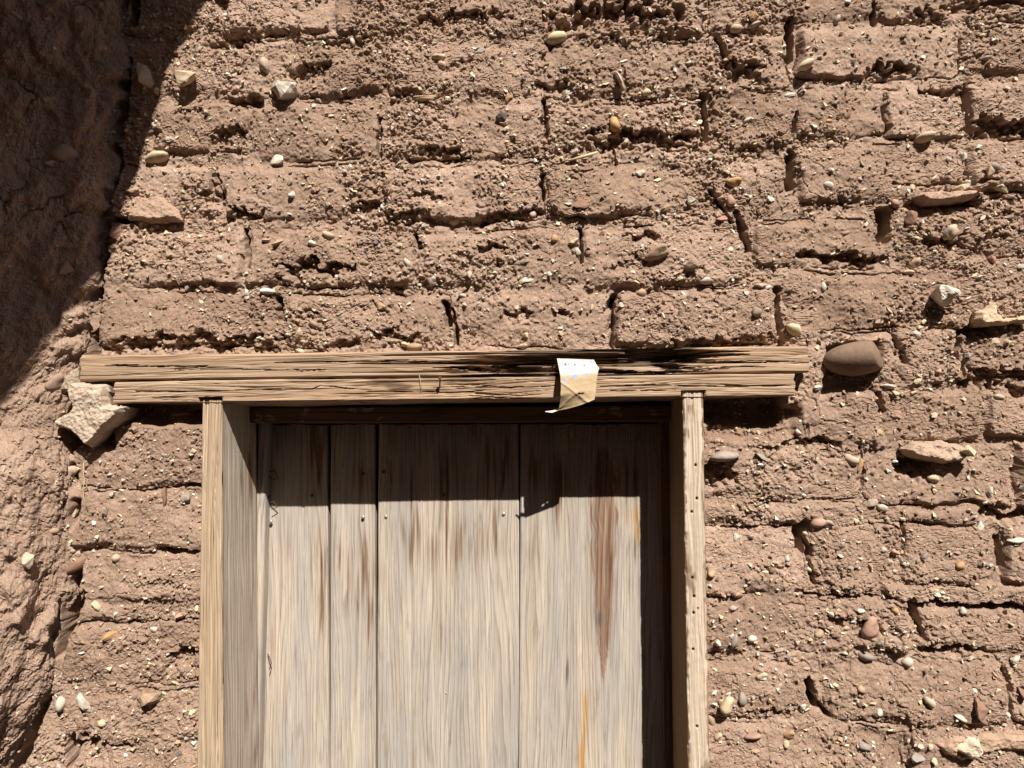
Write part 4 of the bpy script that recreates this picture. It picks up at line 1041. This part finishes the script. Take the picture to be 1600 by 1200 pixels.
# ------------------------------------------------------------------ timber
def beam(name, mat, parent, A, B, wdir, W0, W1, ddir, D, nl, nw, nd, disp=None, stain=None, seed=0, edge_r=0.004, bend=None):
    """a timber from A to B (centre line of its front face), W0..W1 wide and D deep, with its grain in relief"""
    A, B, wdir, ddir = (np.asarray(q, float) for q in (A, B, wdir, ddir))
    L = np.linalg.norm(B - A)
    ax = (B - A) / L
    per = []                                               # (w in -0.5..0.5, d in 0..1, normal w, normal d)
    c = edge_r
    for k in range(nw):
        f = k / (nw - 1) - 0.5
        per.append((f, 0.0, 0.0, -1.0))
    for k in range(1, nd):
        per.append((0.5, k / (nd - 1), 1.0, 0.0))
    for k in range(1, 4):
        per.append((0.5 - k / 3, 1.0, 0.0, 1.0))
    for k in range(1, nd - 1):
        per.append((-0.5, 1 - k / (nd - 1), -1.0, 0.0))
    per = np.array(per)
    n = len(per)
    u = np.linspace(0, L, nl)
    U = np.repeat(u[:, None], n, 1)
    Wu = W0 + (W1 - W0) * (U / L)
    wc, dc = per[None, :, 0] * Wu, np.repeat(per[None, :, 1] * D, nl, 0)
    vco = np.zeros(n)
    Wm = (W0 + W1) / 2
    for k in range(1, n):
        vco[k] = vco[k - 1] + math.hypot((per[k, 0] - per[k - 1, 0]) * Wm, (per[k, 1] - per[k - 1, 1]) * D)
    vco -= Wm / 2
    Vc = np.repeat(vco[None], nl, 0)
    nw_, nd_ = np.repeat(per[None, :, 2], nl, 0), np.repeat(per[None, :, 3], nl, 0)
    # rounded arrises
    onf = np.abs(nd_ + 1) < .1
    ew = Wu / 2 - np.abs(wc)
    rnd = np.where(onf, c * (1 - np.clip(ew / c, 0, 1)) ** 2, 0)
    rnd_w = np.where((np.abs(nw_) > .5), 0.6 * c * (1 - np.clip(dc / c, 0, 1)) ** 2, 0)
    dsp = disp(U, wc, Vc, onf) if disp else 0.0
    g = 0.0 * U
    ow = nw_ * (dsp - rnd_w) + (bend(U) if bend else 0)
    od = nd_ * dsp + rnd
    pos = A + U[..., None] * ax + (wc + ow)[..., None] * wdir + (dc + od)[..., None] * ddir
    # ragged ends
    rag = 0.006 * fbm(Vc * 1.0, U * 0 + seed, 0.012, 3, seed)
    pos += (np.where((U < 1e-9) | (U > L - 1e-9), rag, 0))[..., None] * ax
    v = np.arange(nl * n).reshape(nl, n)
    nxt = np.roll(v, -1, 1)
    q = np.stack([v[:-1], nxt[:-1], nxt[1:], v[1:]], -1).reshape(-1, 4)
    V = pos.reshape(-1, 3)
    UV = np.stack([U + seed * 3.7, Vc + seed * 0.913], -1).reshape(-1, 2)
    cst = stain(pos, U, wc, onf).reshape(-1, 4) if stain else np.zeros((nl * n, 4))
    # end caps
    k0 = len(V)
    V = np.concatenate([V, pos[0], pos[-1], pos[0].mean(0)[None], pos[-1].mean(0)[None]])
    UV = np.concatenate([UV, np.stack([seed + dc[0] * .1, wc[0]], -1), np.stack([seed + dc[-1] * .1, wc[-1]], -1), [[seed, 0]], [[seed, 0]]])
    cst = np.concatenate([cst, cst[:n], cst[-n - 0:][:n], cst[:1], cst[-1:]])
    r = np.arange(n)
    t1 = np.stack([np.full(n, k0 + 2 * n), k0 + (r + 1) % n, k0 + r], -1)
    t2 = np.stack([np.full(n, k0 + 2 * n + 1), k0 + n + r, k0 + n + (r + 1) % n], -1)
    me = mesh(name, V, [q, t1, t2], mat, True, UV, cst)
    bm = bmesh.new()
    bm.from_mesh(me)
    bmesh.ops.recalc_face_normals(bm, faces=bm.faces[:])
    bm.to_mesh(me)
    bm.free()
    return link(name, me, parent)

def grain(u, w_, seed, lu, lw, octv=3):
    return fbm(u / lu * lw + seed * 3.1, w_ + 0.010 * vn(u / 0.35 + seed, w_ / 0.06, seed + 5) + seed, lw, octv, seed, 0.6)

ZUP, DIN = (0, 0, 1), (0, 1, 0)
YL = -0.042
UPC = [[(690, 577), (740, 574), (800, 579), (845, 577), (880, 585)], [(715, 588), (780, 585), (830, 590), (872, 588)], [(930, 578), (985, 583), (1040, 580), (1096, 572)], [(972, 557), (1010, 561), (1050, 558), (1098, 552)],
       [(925, 588), (980, 586), (1030, 589)], [(985, 567), (1030, 569), (1075, 565)], [(745, 569), (800, 572), (840, 568)], [(300, 578), (420, 576), (520, 580)], [(140, 570), (250, 573), (330, 571)], [(1110, 563), (1180, 566), (1264, 564)], [(1120, 574), (1200, 572), (1260, 574)], [(480, 566), (600, 563), (700, 567)]]
UPW = [3.2, 3.0, 3.4, 3.8, 2.6, 2.2, 2.4, 1.0, 1.2, 1.2, 1.3, 1.1]
LOC = [[(200, 612), (330, 610), (490, 607), (500, 602), (560, 608)], [(560, 611), (700, 613), (760, 609)], [(700, 603), (800, 606), (870, 602)], [(930, 604), (1040, 601), (1130, 604), (1240, 602)], [(940, 611), (1060, 609)], [(230, 621), (300, 619)]]
LOW = [1.3, 1.1, 1.2, 1.5, 1.2, 1.2]
def cracks(A0, B0, lst, wid, U, wc, seed):
    """distance to the traced drying cracks, in crack widths"""
    ax_ = (B0 - A0) / np.linalg.norm(B0 - A0)
    best = np.full(U.shape, 99.0)
    wq = wc + 0.0022 * fbm(U, wc * 0 + 2.0, 0.05, 3, seed)
    for pts, wd in zip(lst, wid):
        q = []
        for px_, py_ in pts:
            v_ = P(px_, py_, YL) - A0
            q.append((float(v_ @ ax_), float(v_[2] - (v_ @ ax_) * ax_[2])))
        L0, L1 = q[0][0], q[-1][0]
        tp_ = np.clip(np.minimum(U - L0, L1 - U) / 0.04, 0.02, 1) * (0.7 + 0.5 * vn(U / 0.02, U * 0, seed + 3))
        for p_, q_ in zip(q[:-1], q[1:]):
            best = np.minimum(best, seg_d(U, wq, p_, q_) / (wd * 0.001 * tp_ + 1e-5))
    return best
def lintel_disp(seed, notches, rotspan, hW, slots=()):
    def f(U, wc, Vc, onf):
        wq = np.where(onf, wc, Vc * 1.0)
        d = 0.0013 * grain(U, wq, seed, 0.8, 0.010, 3) + 0.0016 * fbm(U, wq * 3, 0.12, 3, seed + 2)
        for k, (lu_, lw_, dp_) in enumerate(((1.6, 0.014, .0065), (0.9, 0.009, .0034))):
            gg_ = grain(U, wq, seed + 80 + 9 * k, lu_, lw_, 2)
            d -= dp_ * (1 - sstep(0.0, 0.11, np.abs(gg_ - .1))) * sstep(.1, .45, fbm(U, wq * 6, 0.3, 3, seed + 33 + k))
        g = grain(U, wq, seed + 20, 0.55, 0.016, 2)
        d -= 0.0050 * (1 - sstep(0.0, 0.08, np.abs(g))) * sstep(-.1, .25, fbm(U, wq * 4, 0.25, 2, seed + 30)) * 0.8
        d -= 0.0016 * (1 - sstep(0.0, 0.12, np.abs(grain(U, wq, seed + 40, 0.4, 0.010, 2))))
        d += 0.003 * fbm(U, wq * 0, 0.2, 2, seed + 50)
        for (a, b_, cw, hw, dp) in rotspan:
            U = U + 0.10 * grain(U, wq, seed + 65, 0.5, 0.006, 3)
            m_ = sstep(a - .03, a + .03, U) * (1 - sstep(b_ - .04, b_ + .02, U)) * np.exp(-((wq - cw) / hw) ** 2)
            jag = 0.5 + 0.5 * grain(U, wq, seed + 60, 0.10, 0.008, 3)
            d -= dp * m_ * (0.35 + 1.0 * jag) * onf
        if slots:
            d -= slots[4] * (1 - sstep(0.5, 1.3, cracks(*slots[:4], U, wc, seed + 90))) * onf
        for (a, b_, wlim) in notches:
            d = np.where((U > a) & (U < b_) & (wc < wlim) & onf, -0.03, d)
        return d
    return f

A, B = P(127, 575, YL), P(1264, 561, YL)
Lu = np.linalg.norm(B - A)
def um(px, A0, B0, y=575):
    q = P(px, y, YL)
    return float(np.dot(q - A0, (B0 - A0) / np.linalg.norm(B0 - A0)))
def rot_stain(pos, U, wc, onf):
    c = np.zeros((*U.shape, 4))
    U = U + 0.12 * grain(U, wc, 77, 0.5, 0.006, 3)
    a = sstep(um(730, A, B), um(860, A, B), U) * (1 - sstep(um(1050, A, B), um(1100, A, B), U))
    band = np.exp(-((wc - 0.002 - 0.012 * sstep(um(900, A, B), um(1000, A, B), U) + 0.014 * (1 - sstep(um(760, A, B), um(880, A, B), U))) / 0.026) ** 2)
    nz_ = sstep(-.25, .35, grain(U, wc, 75, 0.25, 0.007, 3))[..., None]
    c[..., :3] = np.array([.03, .02, .014]) * (1 - nz_) + np.array([.115, .08, .055]) * nz_
    c[..., 3] = np.clip(a * band * 1.45, 0, 1) * (0.95 + 1.2 * grain(U, wc, 71, 0.22, 0.008, 3))
    c[..., 3] = np.clip(c[..., 3], 0, 1)
    k_ = cracks(A, B, UPC, UPW, U, wc, 93)
    inn = (k_ < 1.2) & onf
    c[..., :3] = np.where(inn[..., None], np.array([.02, .013, .009]), c[..., :3])
    c[..., 3] = np.where(inn, .95, c[..., 3])
    return c
def low_stain(pos, U, wc, onf):
    c = np.zeros((*U.shape, 4))
    c[..., :3] = (0.16, 0.10, 0.062)
    inn = (cracks(A2, B2, LOC, LOW, U, wc, 98) < 1.1) & onf
    g_ = sstep(.1, .5, fbm(U, wc * 4, 0.2, 4, 97)) * .6
    c[..., 3] = np.where(inn, .95, g_)
    c[..., :3] = np.where(inn[..., None], np.array([.03, .02, .013]), c[..., :3])
    return c
up = empty('lintel_beam', A, 'upper weathered timber lintel beam with a dark rotten streak, bedded in adobe', 'beam')
beam('timber', M_LINTEL, up, A, B, ZUP, 40 / PXM, 40 / PXM, DIN, 0.17, 640, 56, 26,
     lintel_disp(3, [], [(um(725, A, B), um(1075, A, B), 0.000, 0.014, 0.030), (um(930, A, B), um(1095, A, B), 0.017, 0.010, 0.034), (um(735, A, B), um(925, A, B), -0.014, 0.012, 0.030)], 40 / PXM, (A, B, UPC, UPW, 0.016)), rot_stain, 3, 0.005)
A2, B2 = P(178, 613.5, YL), P(1243, 600.5, YL)
Hl = 34 / PXM
lo = empty('lintel_beam', A2, 'lower weathered timber lintel beam holding a bent nail, directly over the door', 'beam')
beam('timber', M_LINTEL, lo, A2, B2, ZUP, Hl, Hl, DIN, 0.17, 620, 48, 40,
     lintel_disp(8, [(um(310, A2, B2, 612), um(347, A2, B2, 612), -Hl / 2 + 8 / PXM), (um(1064, A2, B2, 600), um(1102, A2, B2, 600), -Hl / 2 + 10 / PXM)], [], Hl, (A2, B2, LOC, LOW, 0.009)), low_stain, 8, 0.004)
p = P(687, 602, YL - .004)
hd = P(687, 590, YL - .022)
tube('nail', [p + np.array([0, .02, -.0]), p, (p + hd) / 2 + np.array([.001, 0, .003]), hd], 0.0016, M_IRON, lo)
tube('nail_head', [hd + np.array([0, .001, -.0012]), hd + np.array([0, -.0004, .0008])], 0.0042, M_IRON, lo, 10)
tube('splinter', [P(655, 586, YL - .004), P(657, 594, YL - .008), P(658, 607, YL - .006)], 0.0006, M_STRAW, lo, 4)

# frame
YJ = -0.036
YD = 0.190
frame = empty('door_frame', (0.05, 0, 0), 'thick timber door frame with a grained tan left post and a pale right post', 'door frame')
def to_ground(p, q):
    t_ = (0.0 - p[2]) / (q[2] - p[2])
    return p + (q - p) * t_, t_
def jamb_disp(seed, amp=1.0):
    def f(U, wc, Vc, onf):
        d = 0.0010 * amp * grain(U, Vc, seed, 0.5, 0.008, 3)
        d -= 0.0042 * amp * (1 - sstep(0.0, 0.09, np.abs(grain(U, Vc, seed + 20, 0.8, 0.012, 2)))) * onf
        return d + 0.0015 * fbm(U, Vc * 0, 0.15, 2, seed + 1)
    return f
def reveal_grey(pos, U, wc, onf):
    """weathered grey on the inner side of the left post"""
    c = np.zeros((*U.shape, 4))
    c[..., :3] = (0.53, 0.47, 0.395)
    y = pos[..., 1]
    g = sstep(-0.034, -0.015, y + .006 * fbm(U, y, .05, 2, 301))
    brn = sstep(0.04, 0.12, y) * sstep(.05, .7, fbm(U, y * 6, 0.18, 3, 311))
    c[..., :3] = c[..., :3] * (1 - brn[..., None]) + np.array([0.20, 0.12, 0.07]) * brn[..., None]
    c[..., 3] = g * (0.62 + 0.3 * fbm(U, y * 5, .12, 2, 321)) + brn * .2
    return c
a, b_ = P(331, 624, YJ), P(327.5, 1200, YJ)
g0, tt = to_ground(a, b_)
W0, W1 = 31 / PXM, 41 / PXM
beam('jamb', M_JAMB, frame, a, g0, (1, 0, 0), W0, W0 + (W1 - W0) * tt * .9, DIN, 0.200, 420, 34, 44, jamb_disp(11), reveal_grey, 11, 0.003)
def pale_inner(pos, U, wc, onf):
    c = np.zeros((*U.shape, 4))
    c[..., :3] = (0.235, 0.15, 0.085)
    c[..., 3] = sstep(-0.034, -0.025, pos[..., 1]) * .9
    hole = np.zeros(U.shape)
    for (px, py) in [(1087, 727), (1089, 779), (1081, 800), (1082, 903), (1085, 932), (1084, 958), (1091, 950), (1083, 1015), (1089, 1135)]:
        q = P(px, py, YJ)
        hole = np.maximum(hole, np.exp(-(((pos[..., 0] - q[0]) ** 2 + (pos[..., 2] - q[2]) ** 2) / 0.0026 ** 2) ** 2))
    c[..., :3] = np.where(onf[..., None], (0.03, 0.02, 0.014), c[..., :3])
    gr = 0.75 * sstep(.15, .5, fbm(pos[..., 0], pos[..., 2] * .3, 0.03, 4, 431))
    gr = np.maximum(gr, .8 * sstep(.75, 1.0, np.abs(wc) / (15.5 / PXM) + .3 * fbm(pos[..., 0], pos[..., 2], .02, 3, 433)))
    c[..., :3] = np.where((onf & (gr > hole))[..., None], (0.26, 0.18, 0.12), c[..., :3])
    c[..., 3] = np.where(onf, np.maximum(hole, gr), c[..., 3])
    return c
def pale_disp(U, wc, Vc, onf):
    d = jamb_disp(13, 0.6)(U, wc, Vc, onf) + 0.0005 * fbm(U, Vc, 0.012, 3, 401)
    e_ = np.exp(-((wc + 0.021) / 0.004) ** 2)
    d -= 0.004 * e_ * sstep(0.1, 0.5, fbm(U, wc * 0, 0.04, 3, 411)) * onf       # broken inner arris
    pz = a2[2] - U
    for (px, py) in [(1087, 727), (1089, 779), (1081, 800), (1082, 903), (1085, 932), (1084, 958), (1083, 1015), (1089, 1135)]:
        q = P(px, py, YJ)
        r2 = (wc - (q[0] - (a2[0] + (b2[0] - a2[0]) * (a2[2] - q[2]) / (a2[2] - b2[2])))) ** 2 + (pz - q[2]) ** 2
        d -= 0.010 * np.exp(-(r2 / 0.0024 ** 2) ** 2) * onf
    return d
a2, b2 = P(1082.5, 611, YJ), P(1092, 1200, YJ)
g0, tt = to_ground(a2, b2)
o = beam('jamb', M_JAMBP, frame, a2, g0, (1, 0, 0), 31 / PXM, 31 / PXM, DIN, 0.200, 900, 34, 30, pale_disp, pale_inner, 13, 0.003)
o['label'] = 'pale bleached right post with worm holes'

def flecks(pos, U, wc, onf):
    c = np.zeros((*U.shape, 4))
    c[..., :3] = (0.36, 0.27, 0.18)
    c[..., 3] = sstep(0.42, 0.52, fbm(pos[..., 0], pos[..., 2] * 1.2, 0.03, 4, 421)) * onf
    return c
YH = 0.120
h1, h2 = P(392, 649, YH), P(1052, 646, YH)
beam('head_rail', M_DARKW, frame, h1, h2, ZUP, 26 / PXM, 26 / PXM, DIN, 0.09, 200, 18, 12, jamb_disp(15, .5), flecks, 15, 0.002)
YS = 0.166
k_ = PXM * 1.68 / (1.68 + YS)
zt_ = P(400, 655, YS)[2]
for (pxa, pxb, sd_, mt) in ((399, 414, 17, M_DOOR), (1031.5, 1049, 19, M_DARKW)):
    w_ = (pxb - pxa) / k_
    cxx = P((pxa + pxb) / 2, 800, YS)[0]
    beam('door_stop', mt, frame, (cxx, YS, zt_), (cxx, YS, 0), (1, 0, 0), w_, w_, DIN, 0.07, 300, 10, 6, jamb_disp(sd_, .8), None, sd_, 0.003)

# door
kd = F / (1.68 + YD)
door = empty('plank_door', (0.0, YD, 0), 'grey weathered wooden plank door with brown stains, half in the lintel shadow', 'door')
STN = [  # brown stains: x, y, half width, half height, strength, colour
 (496, 700, 10, 60, 1.0, 0), (500, 868, 7, 40, .8, 0), (497, 940, 8, 50, .35, 0), (535, 862, 8, 35, .75, 0), (560, 850, 6, 30, .6, 0), (570, 858, 9, 34, .7, 0), (548, 905, 10, 60, .4, 0), (577, 940, 6, 60, .6, 0),
 (600, 900, 5, 60, .35, 0), (612, 740, 9, 40, .7, 0), (640, 745, 14, 50, .6, 0), (700, 735, 26, 70, .55, 0), (762, 722, 20, 48, .8, 0), (790, 715, 14, 40, .7, 0), (645, 850, 6, 30, .55, 0), (676, 838, 12, 44, .55, 0), (712, 825, 10, 44, .6, 0), (730, 815, 7, 30, .55, 0), (795, 850, 8, 40, .4, 0),
 (700, 845, 36, 56, .8, 0), (650, 838, 22, 44, .7, 0), (505, 900, 14, 70, .75, 0), (560, 890, 24, 60, .75, 0), (770, 835, 20, 42, .6, 0), (835, 870, 12, 50, .6, 0), (445, 880, 12, 70, .3, 0), (880, 810, 20, 40, .35, 0), (430, 1000, 6, 90, .35, 1),
 (566, 725, 12, 40, .6, 0), (440, 700, 8, 40, .5, 0), (835, 740, 10, 50, .7, 0), (870, 745, 16, 60, .7, 0), (930, 700, 30, 70, .45, 0), (985, 740, 26, 60, .6, 0), (838, 850, 10, 34, .5, 0), (902, 835, 14, 60, .3, 0),
 (948, 880, 17, 130, .85, 1), (944, 990, 9, 90, .6, 1), (968, 850, 8, 70, .5, 1), (990, 795, 12, 26, .9, 2), (996, 820, 7, 26, .7, 2), (992, 835, 4, 26, .9, 3), (935, 945, 5, 22, .8, 3), (885, 1045, 4, 26, .7, 3), (885, 1120, 10, 70, .35, 3), (833, 1155, 4, 22, .6, 3),
 (912, 1150, 5.5, 78, 1.6, 2), (915, 1230, 8, 70, 1.6, 2), (470, 1040, 14, 130, .3, 4), (690, 1080, 18, 140, .35, 4), (960, 1080, 22, 120, .35, 4), (620, 1130, 14, 100, .25, 4), (760, 980, 10, 120, .3, 5), (640, 1010, 10, 120, .3, 5), (730, 930, 12, 70, .4, 5), (540, 1110, 18, 110, .3, 5), (850, 990, 14, 120, .3, 5),
]
SC = np.array([(0.17, 0.105, 0.062), (0.215, 0.128, 0.083), (0.43, 0.25, 0.10), (0.10, 0.095, 0.09), (0.33, 0.315, 0.29), (0.62, 0.54, 0.43)])
def door_stain(pos, U, wc, onf):
    x_, y_ = to_px(pos[..., 0], pos[..., 1], pos[..., 2])
    acc = np.zeros((*U.shape, 3))
    tot = np.zeros(U.shape) + 1e-6
    amax = np.zeros(U.shape)
    xw = x_ + 3 * vn(x_ / 9, y_ / 60, 501)
    st_ = 0.62 + 0.75 * vn(x_ / 3.2, y_ / 110, 503) + 0.3 * fbm(x_, y_ * .3, 18, 3, 505)
    for (cx, cy, hw, hh, s, ci) in STN:
        g = s * np.exp(-np.abs((xw - cx) / (hw * 1.25)) ** 1.6) * np.exp(-np.abs((y_ + 26 * vn(x_ / 6.0, x_ * 0, 507) - cy) / (hh * 1.1)) ** 1.7) * st_
        acc += g[..., None] ** 2 * SC[ci]
        tot += g ** 2
        amax = np.maximum(amax, g)
    c = np.zeros((*U.shape, 4))
    c[..., :3] = acc / tot[..., None]
    a_ = np.clip(amax * 1.12, 0, 1)
    wd_ = np.interp(y_, [700, 760, 800, 900, 1000, 1062], [10, 26, 32, 26, 13, 1.5]) * (1 + .22 * vn(y_ / 26, x_ / 9, 537))
    cc_ = np.abs(x_ - (943 + 0.02 * (y_ - 900) + 3 * vn(y_ / 40, x_ / 200, 531))) / wd_ + (y_ - 780) / 700
    fl = (1 - sstep(.45, 1.15, np.abs(x_ - 943) / wd_)) * (y_ > 700) * (y_ < 1060) * (0.62 + 0.18 * np.sin(cc_ * 26 + 2 * vn(x_ / 14, y_ / 50, 533)))
    c[..., :3] = np.where((fl > a_)[..., None], SC[1], c[..., :3])
    a_ = np.maximum(a_, np.clip(fl, 0, .9))
    # darker tone and peeling paint along the top of the planks
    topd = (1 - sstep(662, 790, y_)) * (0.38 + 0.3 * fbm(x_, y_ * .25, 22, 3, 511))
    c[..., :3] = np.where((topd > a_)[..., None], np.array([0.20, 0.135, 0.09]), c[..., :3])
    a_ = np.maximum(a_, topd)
    pl = sstep(0.05, 0.30, fbm(x_, y_, 16, 4, 521)) * (x_ > 815) * (y_ < 684 + 6 * vn(x_ / 6, y_ * 0, 523))
    c[..., :3] = np.where((pl > .3)[..., None], np.array([0.42, 0.33, 0.21]), c[..., :3])
    a_ = np.where(pl > .3, .8, a_)
    c[..., 3] = np.clip(a_, 0, 1)
    return c
ztop = P(600, 664, YD)[2]
PLK = [(404, 511.5, 0.010, 31), (514.2, 585.5, 0.006, 32), (589.8, 810.5, 0.001, 33), (814.5, 1040, -0.006, 34)]
planks = []
for (pa, pb, dy, sd_) in PLK:
    w_ = (pb - pa) / kd
    ca = P((pa + pb) / 2, 664, YD)
    cb = P((pa + pb) / 2 + (1.0 if pa > 580 else 0), 1200, YD)
    gg, _t = to_ground(ca, cb)
    def pd(U, wc, Vc, onf, sd_=sd_, w_=w_):
        d = 0.0007 * grain(U, Vc, sd_, 0.6, 0.008, 3) + 0.0012 * fbm(U, Vc, 0.25, 2, sd_ + 3)
        d -= 0.0022 * (1 - sstep(0, 0.05, np.abs(grain(U, Vc, sd_ + 20, 1.4, 0.03, 2)))) * sstep(.05, .3, fbm(U, Vc * 3, .4, 2, sd_ + 9)) * onf
        return d
    ca[1] += dy
    gg[1] += dy
    n_w = int(w_ / 0.0026)
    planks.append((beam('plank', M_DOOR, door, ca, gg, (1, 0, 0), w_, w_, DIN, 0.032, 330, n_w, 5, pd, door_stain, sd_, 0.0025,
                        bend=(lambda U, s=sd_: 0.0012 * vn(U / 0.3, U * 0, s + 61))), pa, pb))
# a long drying crack in two of the planks is real relief already; now the nails
def disc(name, c, r, mat, parent):
    V, Q, T = tube_arrays([c + np.array([0, .003, 0]), c + np.array([0, -.0006, 0]), c + np.array([0, -.0014, 0])], [r, r, r * .6], 12)
    return link(name, mesh(name, V, [Q, T], mat), parent)
for (px, py) in [(423, 815), (487, 774), (567, 808), (603, 807), (567, 740), (693, 773), (787, 803), (830, 802), (832, 737), (915, 772), (992, 838), (936, 955), (885, 1056), (833, 1167), (599, 737), (419, 776), (952, 862), (697, 1083)]:
    pl = [o for o, pa, pb in planks if pa <= px <= pb]
    if not pl:
        continue
    small = (px, py) in ((952, 862), (697, 1083))
    bright = py > 795  # sun and lintel shade put into the metal: sunlit heads bright, shaded dark
    disc('nail', P(px, py, YD - .0012), 0.0018 if small else 0.0042, M_NAIL_SUN if bright else M_IRON, pl[0])
pl0 = planks[0][0]
Yi = YD - .006
for pts in ([(416, 1024), (421, 1027), (424, 1036), (421, 1046)], [(416, 738), (430, 735), (434, 748), (426, 750), (421, 742)], [(417, 786), (428, 784), (434, 792), (424, 796)]):
    q = [P(*s_, Y=Yi - .004 * (k % 2)) for k, s_ in enumerate(pts)]
    q[0][1] = YD + .004
    tube('wire_staple', q, 0.0012, M_IRON, pl0, 6)

# ------------------------------------------------------------------ scrap of paper on the lintel
def paper():
    nu, nv = 60, 80
    u, v_ = np.meshgrid(np.linspace(0, 1, nu), np.linspace(0, 1, nv))
    # left and right outlines from top to bottom (photo pixels)
    lv = np.array([0, .15, .35, .6, .8, .93, 1.0])
    lx = np.array([870, 872.5, 875.5, 876.5, 875.5, 873.5, 871])
    ly = np.array([560, 571, 587, 606, 622, 637, 642])
    rx = np.array([928, 932, 934.5, 932, 931, 929.5, 929])
    ry = np.array([562, 570, 581, 598, 612, 621, 624])
    Lx, Ly, Rx, Ry = (np.interp(v_, lv, a_) for a_ in (lx, ly, rx, ry))
    px, py = Lx + (Rx - Lx) * u, Ly + (Ry - Ly) * u
    # notch at the right edge, bottom edge
    px += np.where(u > .93, 3.0 * np.exp(-((v_ - .25) / .06) ** 2) * (u - .93) / .07, 0)
    py += np.where(v_ > .9, (v_ - .9) / .1 * 3.5 * np.sin(u * 3.0) * 0.7, 0)
    off = 0.006 + 0.040 * sstep(0.02, 0.38, v_) * (1 - 0.62 * sstep(.72, 1.0, v_)) * (0.06 + 0.94 * (1 - u) ** 1.4)
    dgn = (v_ - 0.48) - 0.62 * u                                # the diagonal crease
    off += np.where(dgn > 0, -0.012 * np.clip(dgn, 0, .3) + 0.0, 0) + 0.0022 * np.exp(-(dgn / .035) ** 2)
    dg2 = (v_ - 0.95) + 0.42 * u
    off += 0.0012 * np.exp(-(dg2 / .03) ** 2) * (dgn > 0)
    Yp = YL - off
    # unproject each measured point to its own depth (the sheet really hangs there)
    d = _f[None, None] + _r * ((px - 800) / F)[..., None] + _u * ((600 - py) / F)[..., None]
    t_ = (Yp - CAM[1]) / d[..., 1]
    V = CAM + d * t_[..., None]
    V[..., 1] += 0.0012 * fbm(px, py, 14, 3, 601)
    col = np.zeros((nv, nu, 4))
    col[..., 3] = 1
    white = 1 - sstep(579, 592, py + 6 * fbm(px, py, 14, 3, 611))
    col[..., :3] = np.array([.50, .365, .215]) * (1 - white[..., None]) + np.array([.58, .55, .47]) * white[..., None]
    def blot(cx, cy, rx_, ry_, c, s):
        m_ = s * np.exp(-(((px - cx) / rx_) ** 2 + ((py - cy) / ry_) ** 2) ** 1.5)[..., None]
        col[..., :3] = col[..., :3] * (1 - m_) + np.array(c) * m_
    for cx, cy, a_, b_ in ((884, 567, 4, 3), (924, 566, 3.5, 2.5), (928, 573, 3, 2), (897, 587, 5, 5), (882, 594, 3.5, 3.5), (916, 585, 4, 2), (905, 572, 3, 2)):
        blot(cx, cy, a_ * 1.15, b_ * 1.15, (.30, .40, .58), .8)
    blot(886, 588, 4, 4, (.66, .44, .20), .6)
    blot(907, 621, 8, 4, (.42, .24, .13), .5)
    for cx, cy, a_, b_ in ((883.5, 569.5, 1.8, 2.0), (889, 569, 1.0, 2.0), (898, 570, 1.9, 1.6), (913, 571, 1.7, 1.4)):
        blot(cx, cy, a_, b_, (.03, .03, .07), 1.0)
    blot(908, 615, 5.5, 1.9, (.05, .03, .02), 1.0)  # hole's darkness painted in colour, wider than the real openings
    for k in range(9):
        blot(884 + 4.2 * k, 574 + (k % 3) * .8, .8, 1.4, (.45, .43, .40), .5)
    idx = np.arange(nu * nv).reshape(nv, nu)
    cpx, cpy = (px[:-1, :-1] + px[1:, 1:]) / 2, (py[:-1, :-1] + py[1:, 1:]) / 2
    hole = (((cpx - 905) / 2.2) ** 2 + ((cpy - 615.2) / 1.2) ** 2 < 1) | (((cpx - 910.5) / 2.0) ** 2 + ((cpy - 614.6) / 1.1) ** 2 < 1)
    cut = (cpx > 929) & (cpy > 560) & False
    keep = ~(hole | cut)
    j, i = np.nonzero(keep)
    q = np.stack([idx[j, i], idx[j, i + 1], idx[j + 1, i + 1], idx[j + 1, i]], -1)
    n = nu * nv
    F3 = V.reshape(-1, 3)
    back = F3 + np.array([0, 0.0005, 0])
    e = np.concatenate([q[:, [0, 1]], q[:, [1, 2]], q[:, [2, 3]], q[:, [3, 0]]])
    key = np.sort(e, 1) @ np.array([n, 1])
    _, ix, cnt = np.unique(key, return_index=True, return_counts=True)
    be = e[ix[cnt == 1]]
    rim = np.stack([be[:, 1], be[:, 0], be[:, 0] + n, be[:, 1] + n], -1)
    cc = col.reshape(-1, 4)
    bk = np.tile([.55, .42, .27, 1.0], (n, 1))
    o = link('paper_scrap', mesh('paper_scrap', np.concatenate([F3, back]), [q, q[:, ::-1] + n, rim], M_PAPER, True, None, np.concatenate([cc, bk])))
    tag(o, 'torn cream paper scrap with faded print hanging from the lintel', 'paper')
    # the curled torn strip at its lower corner
    a_, b_, c_ = P(875, 639, YL - .015), P(863, 643, YL - .008), P(852, 643, YL - .002)
    wv = [np.array([0, .002, .0018]), np.array([0, .003, .0024]), np.array([0, .001, .0006])]
    V2 = []
    for p_, w2 in zip((a_, b_, c_), wv):
        V2 += [p_ + w2, p_ - w2]
    V2 = np.array(V2)
    V2 = np.concatenate([V2, V2 + np.array([0, 0.0003, -.0006])])
    qq = np.array([[0, 1, 3, 2], [2, 3, 5, 4], [6, 8, 9, 7], [8, 10, 11, 9], [0, 2, 8, 6], [2, 4, 10, 8], [1, 7, 9, 3], [3, 9, 11, 5], [0, 6, 7, 1], [4, 5, 11, 10]])
    s = link('torn_corner', mesh('torn_corner', V2, qq, M_PAPER, False, None, np.tile([.72, .66, .55, 1.0], (12, 1))), o)
paper()
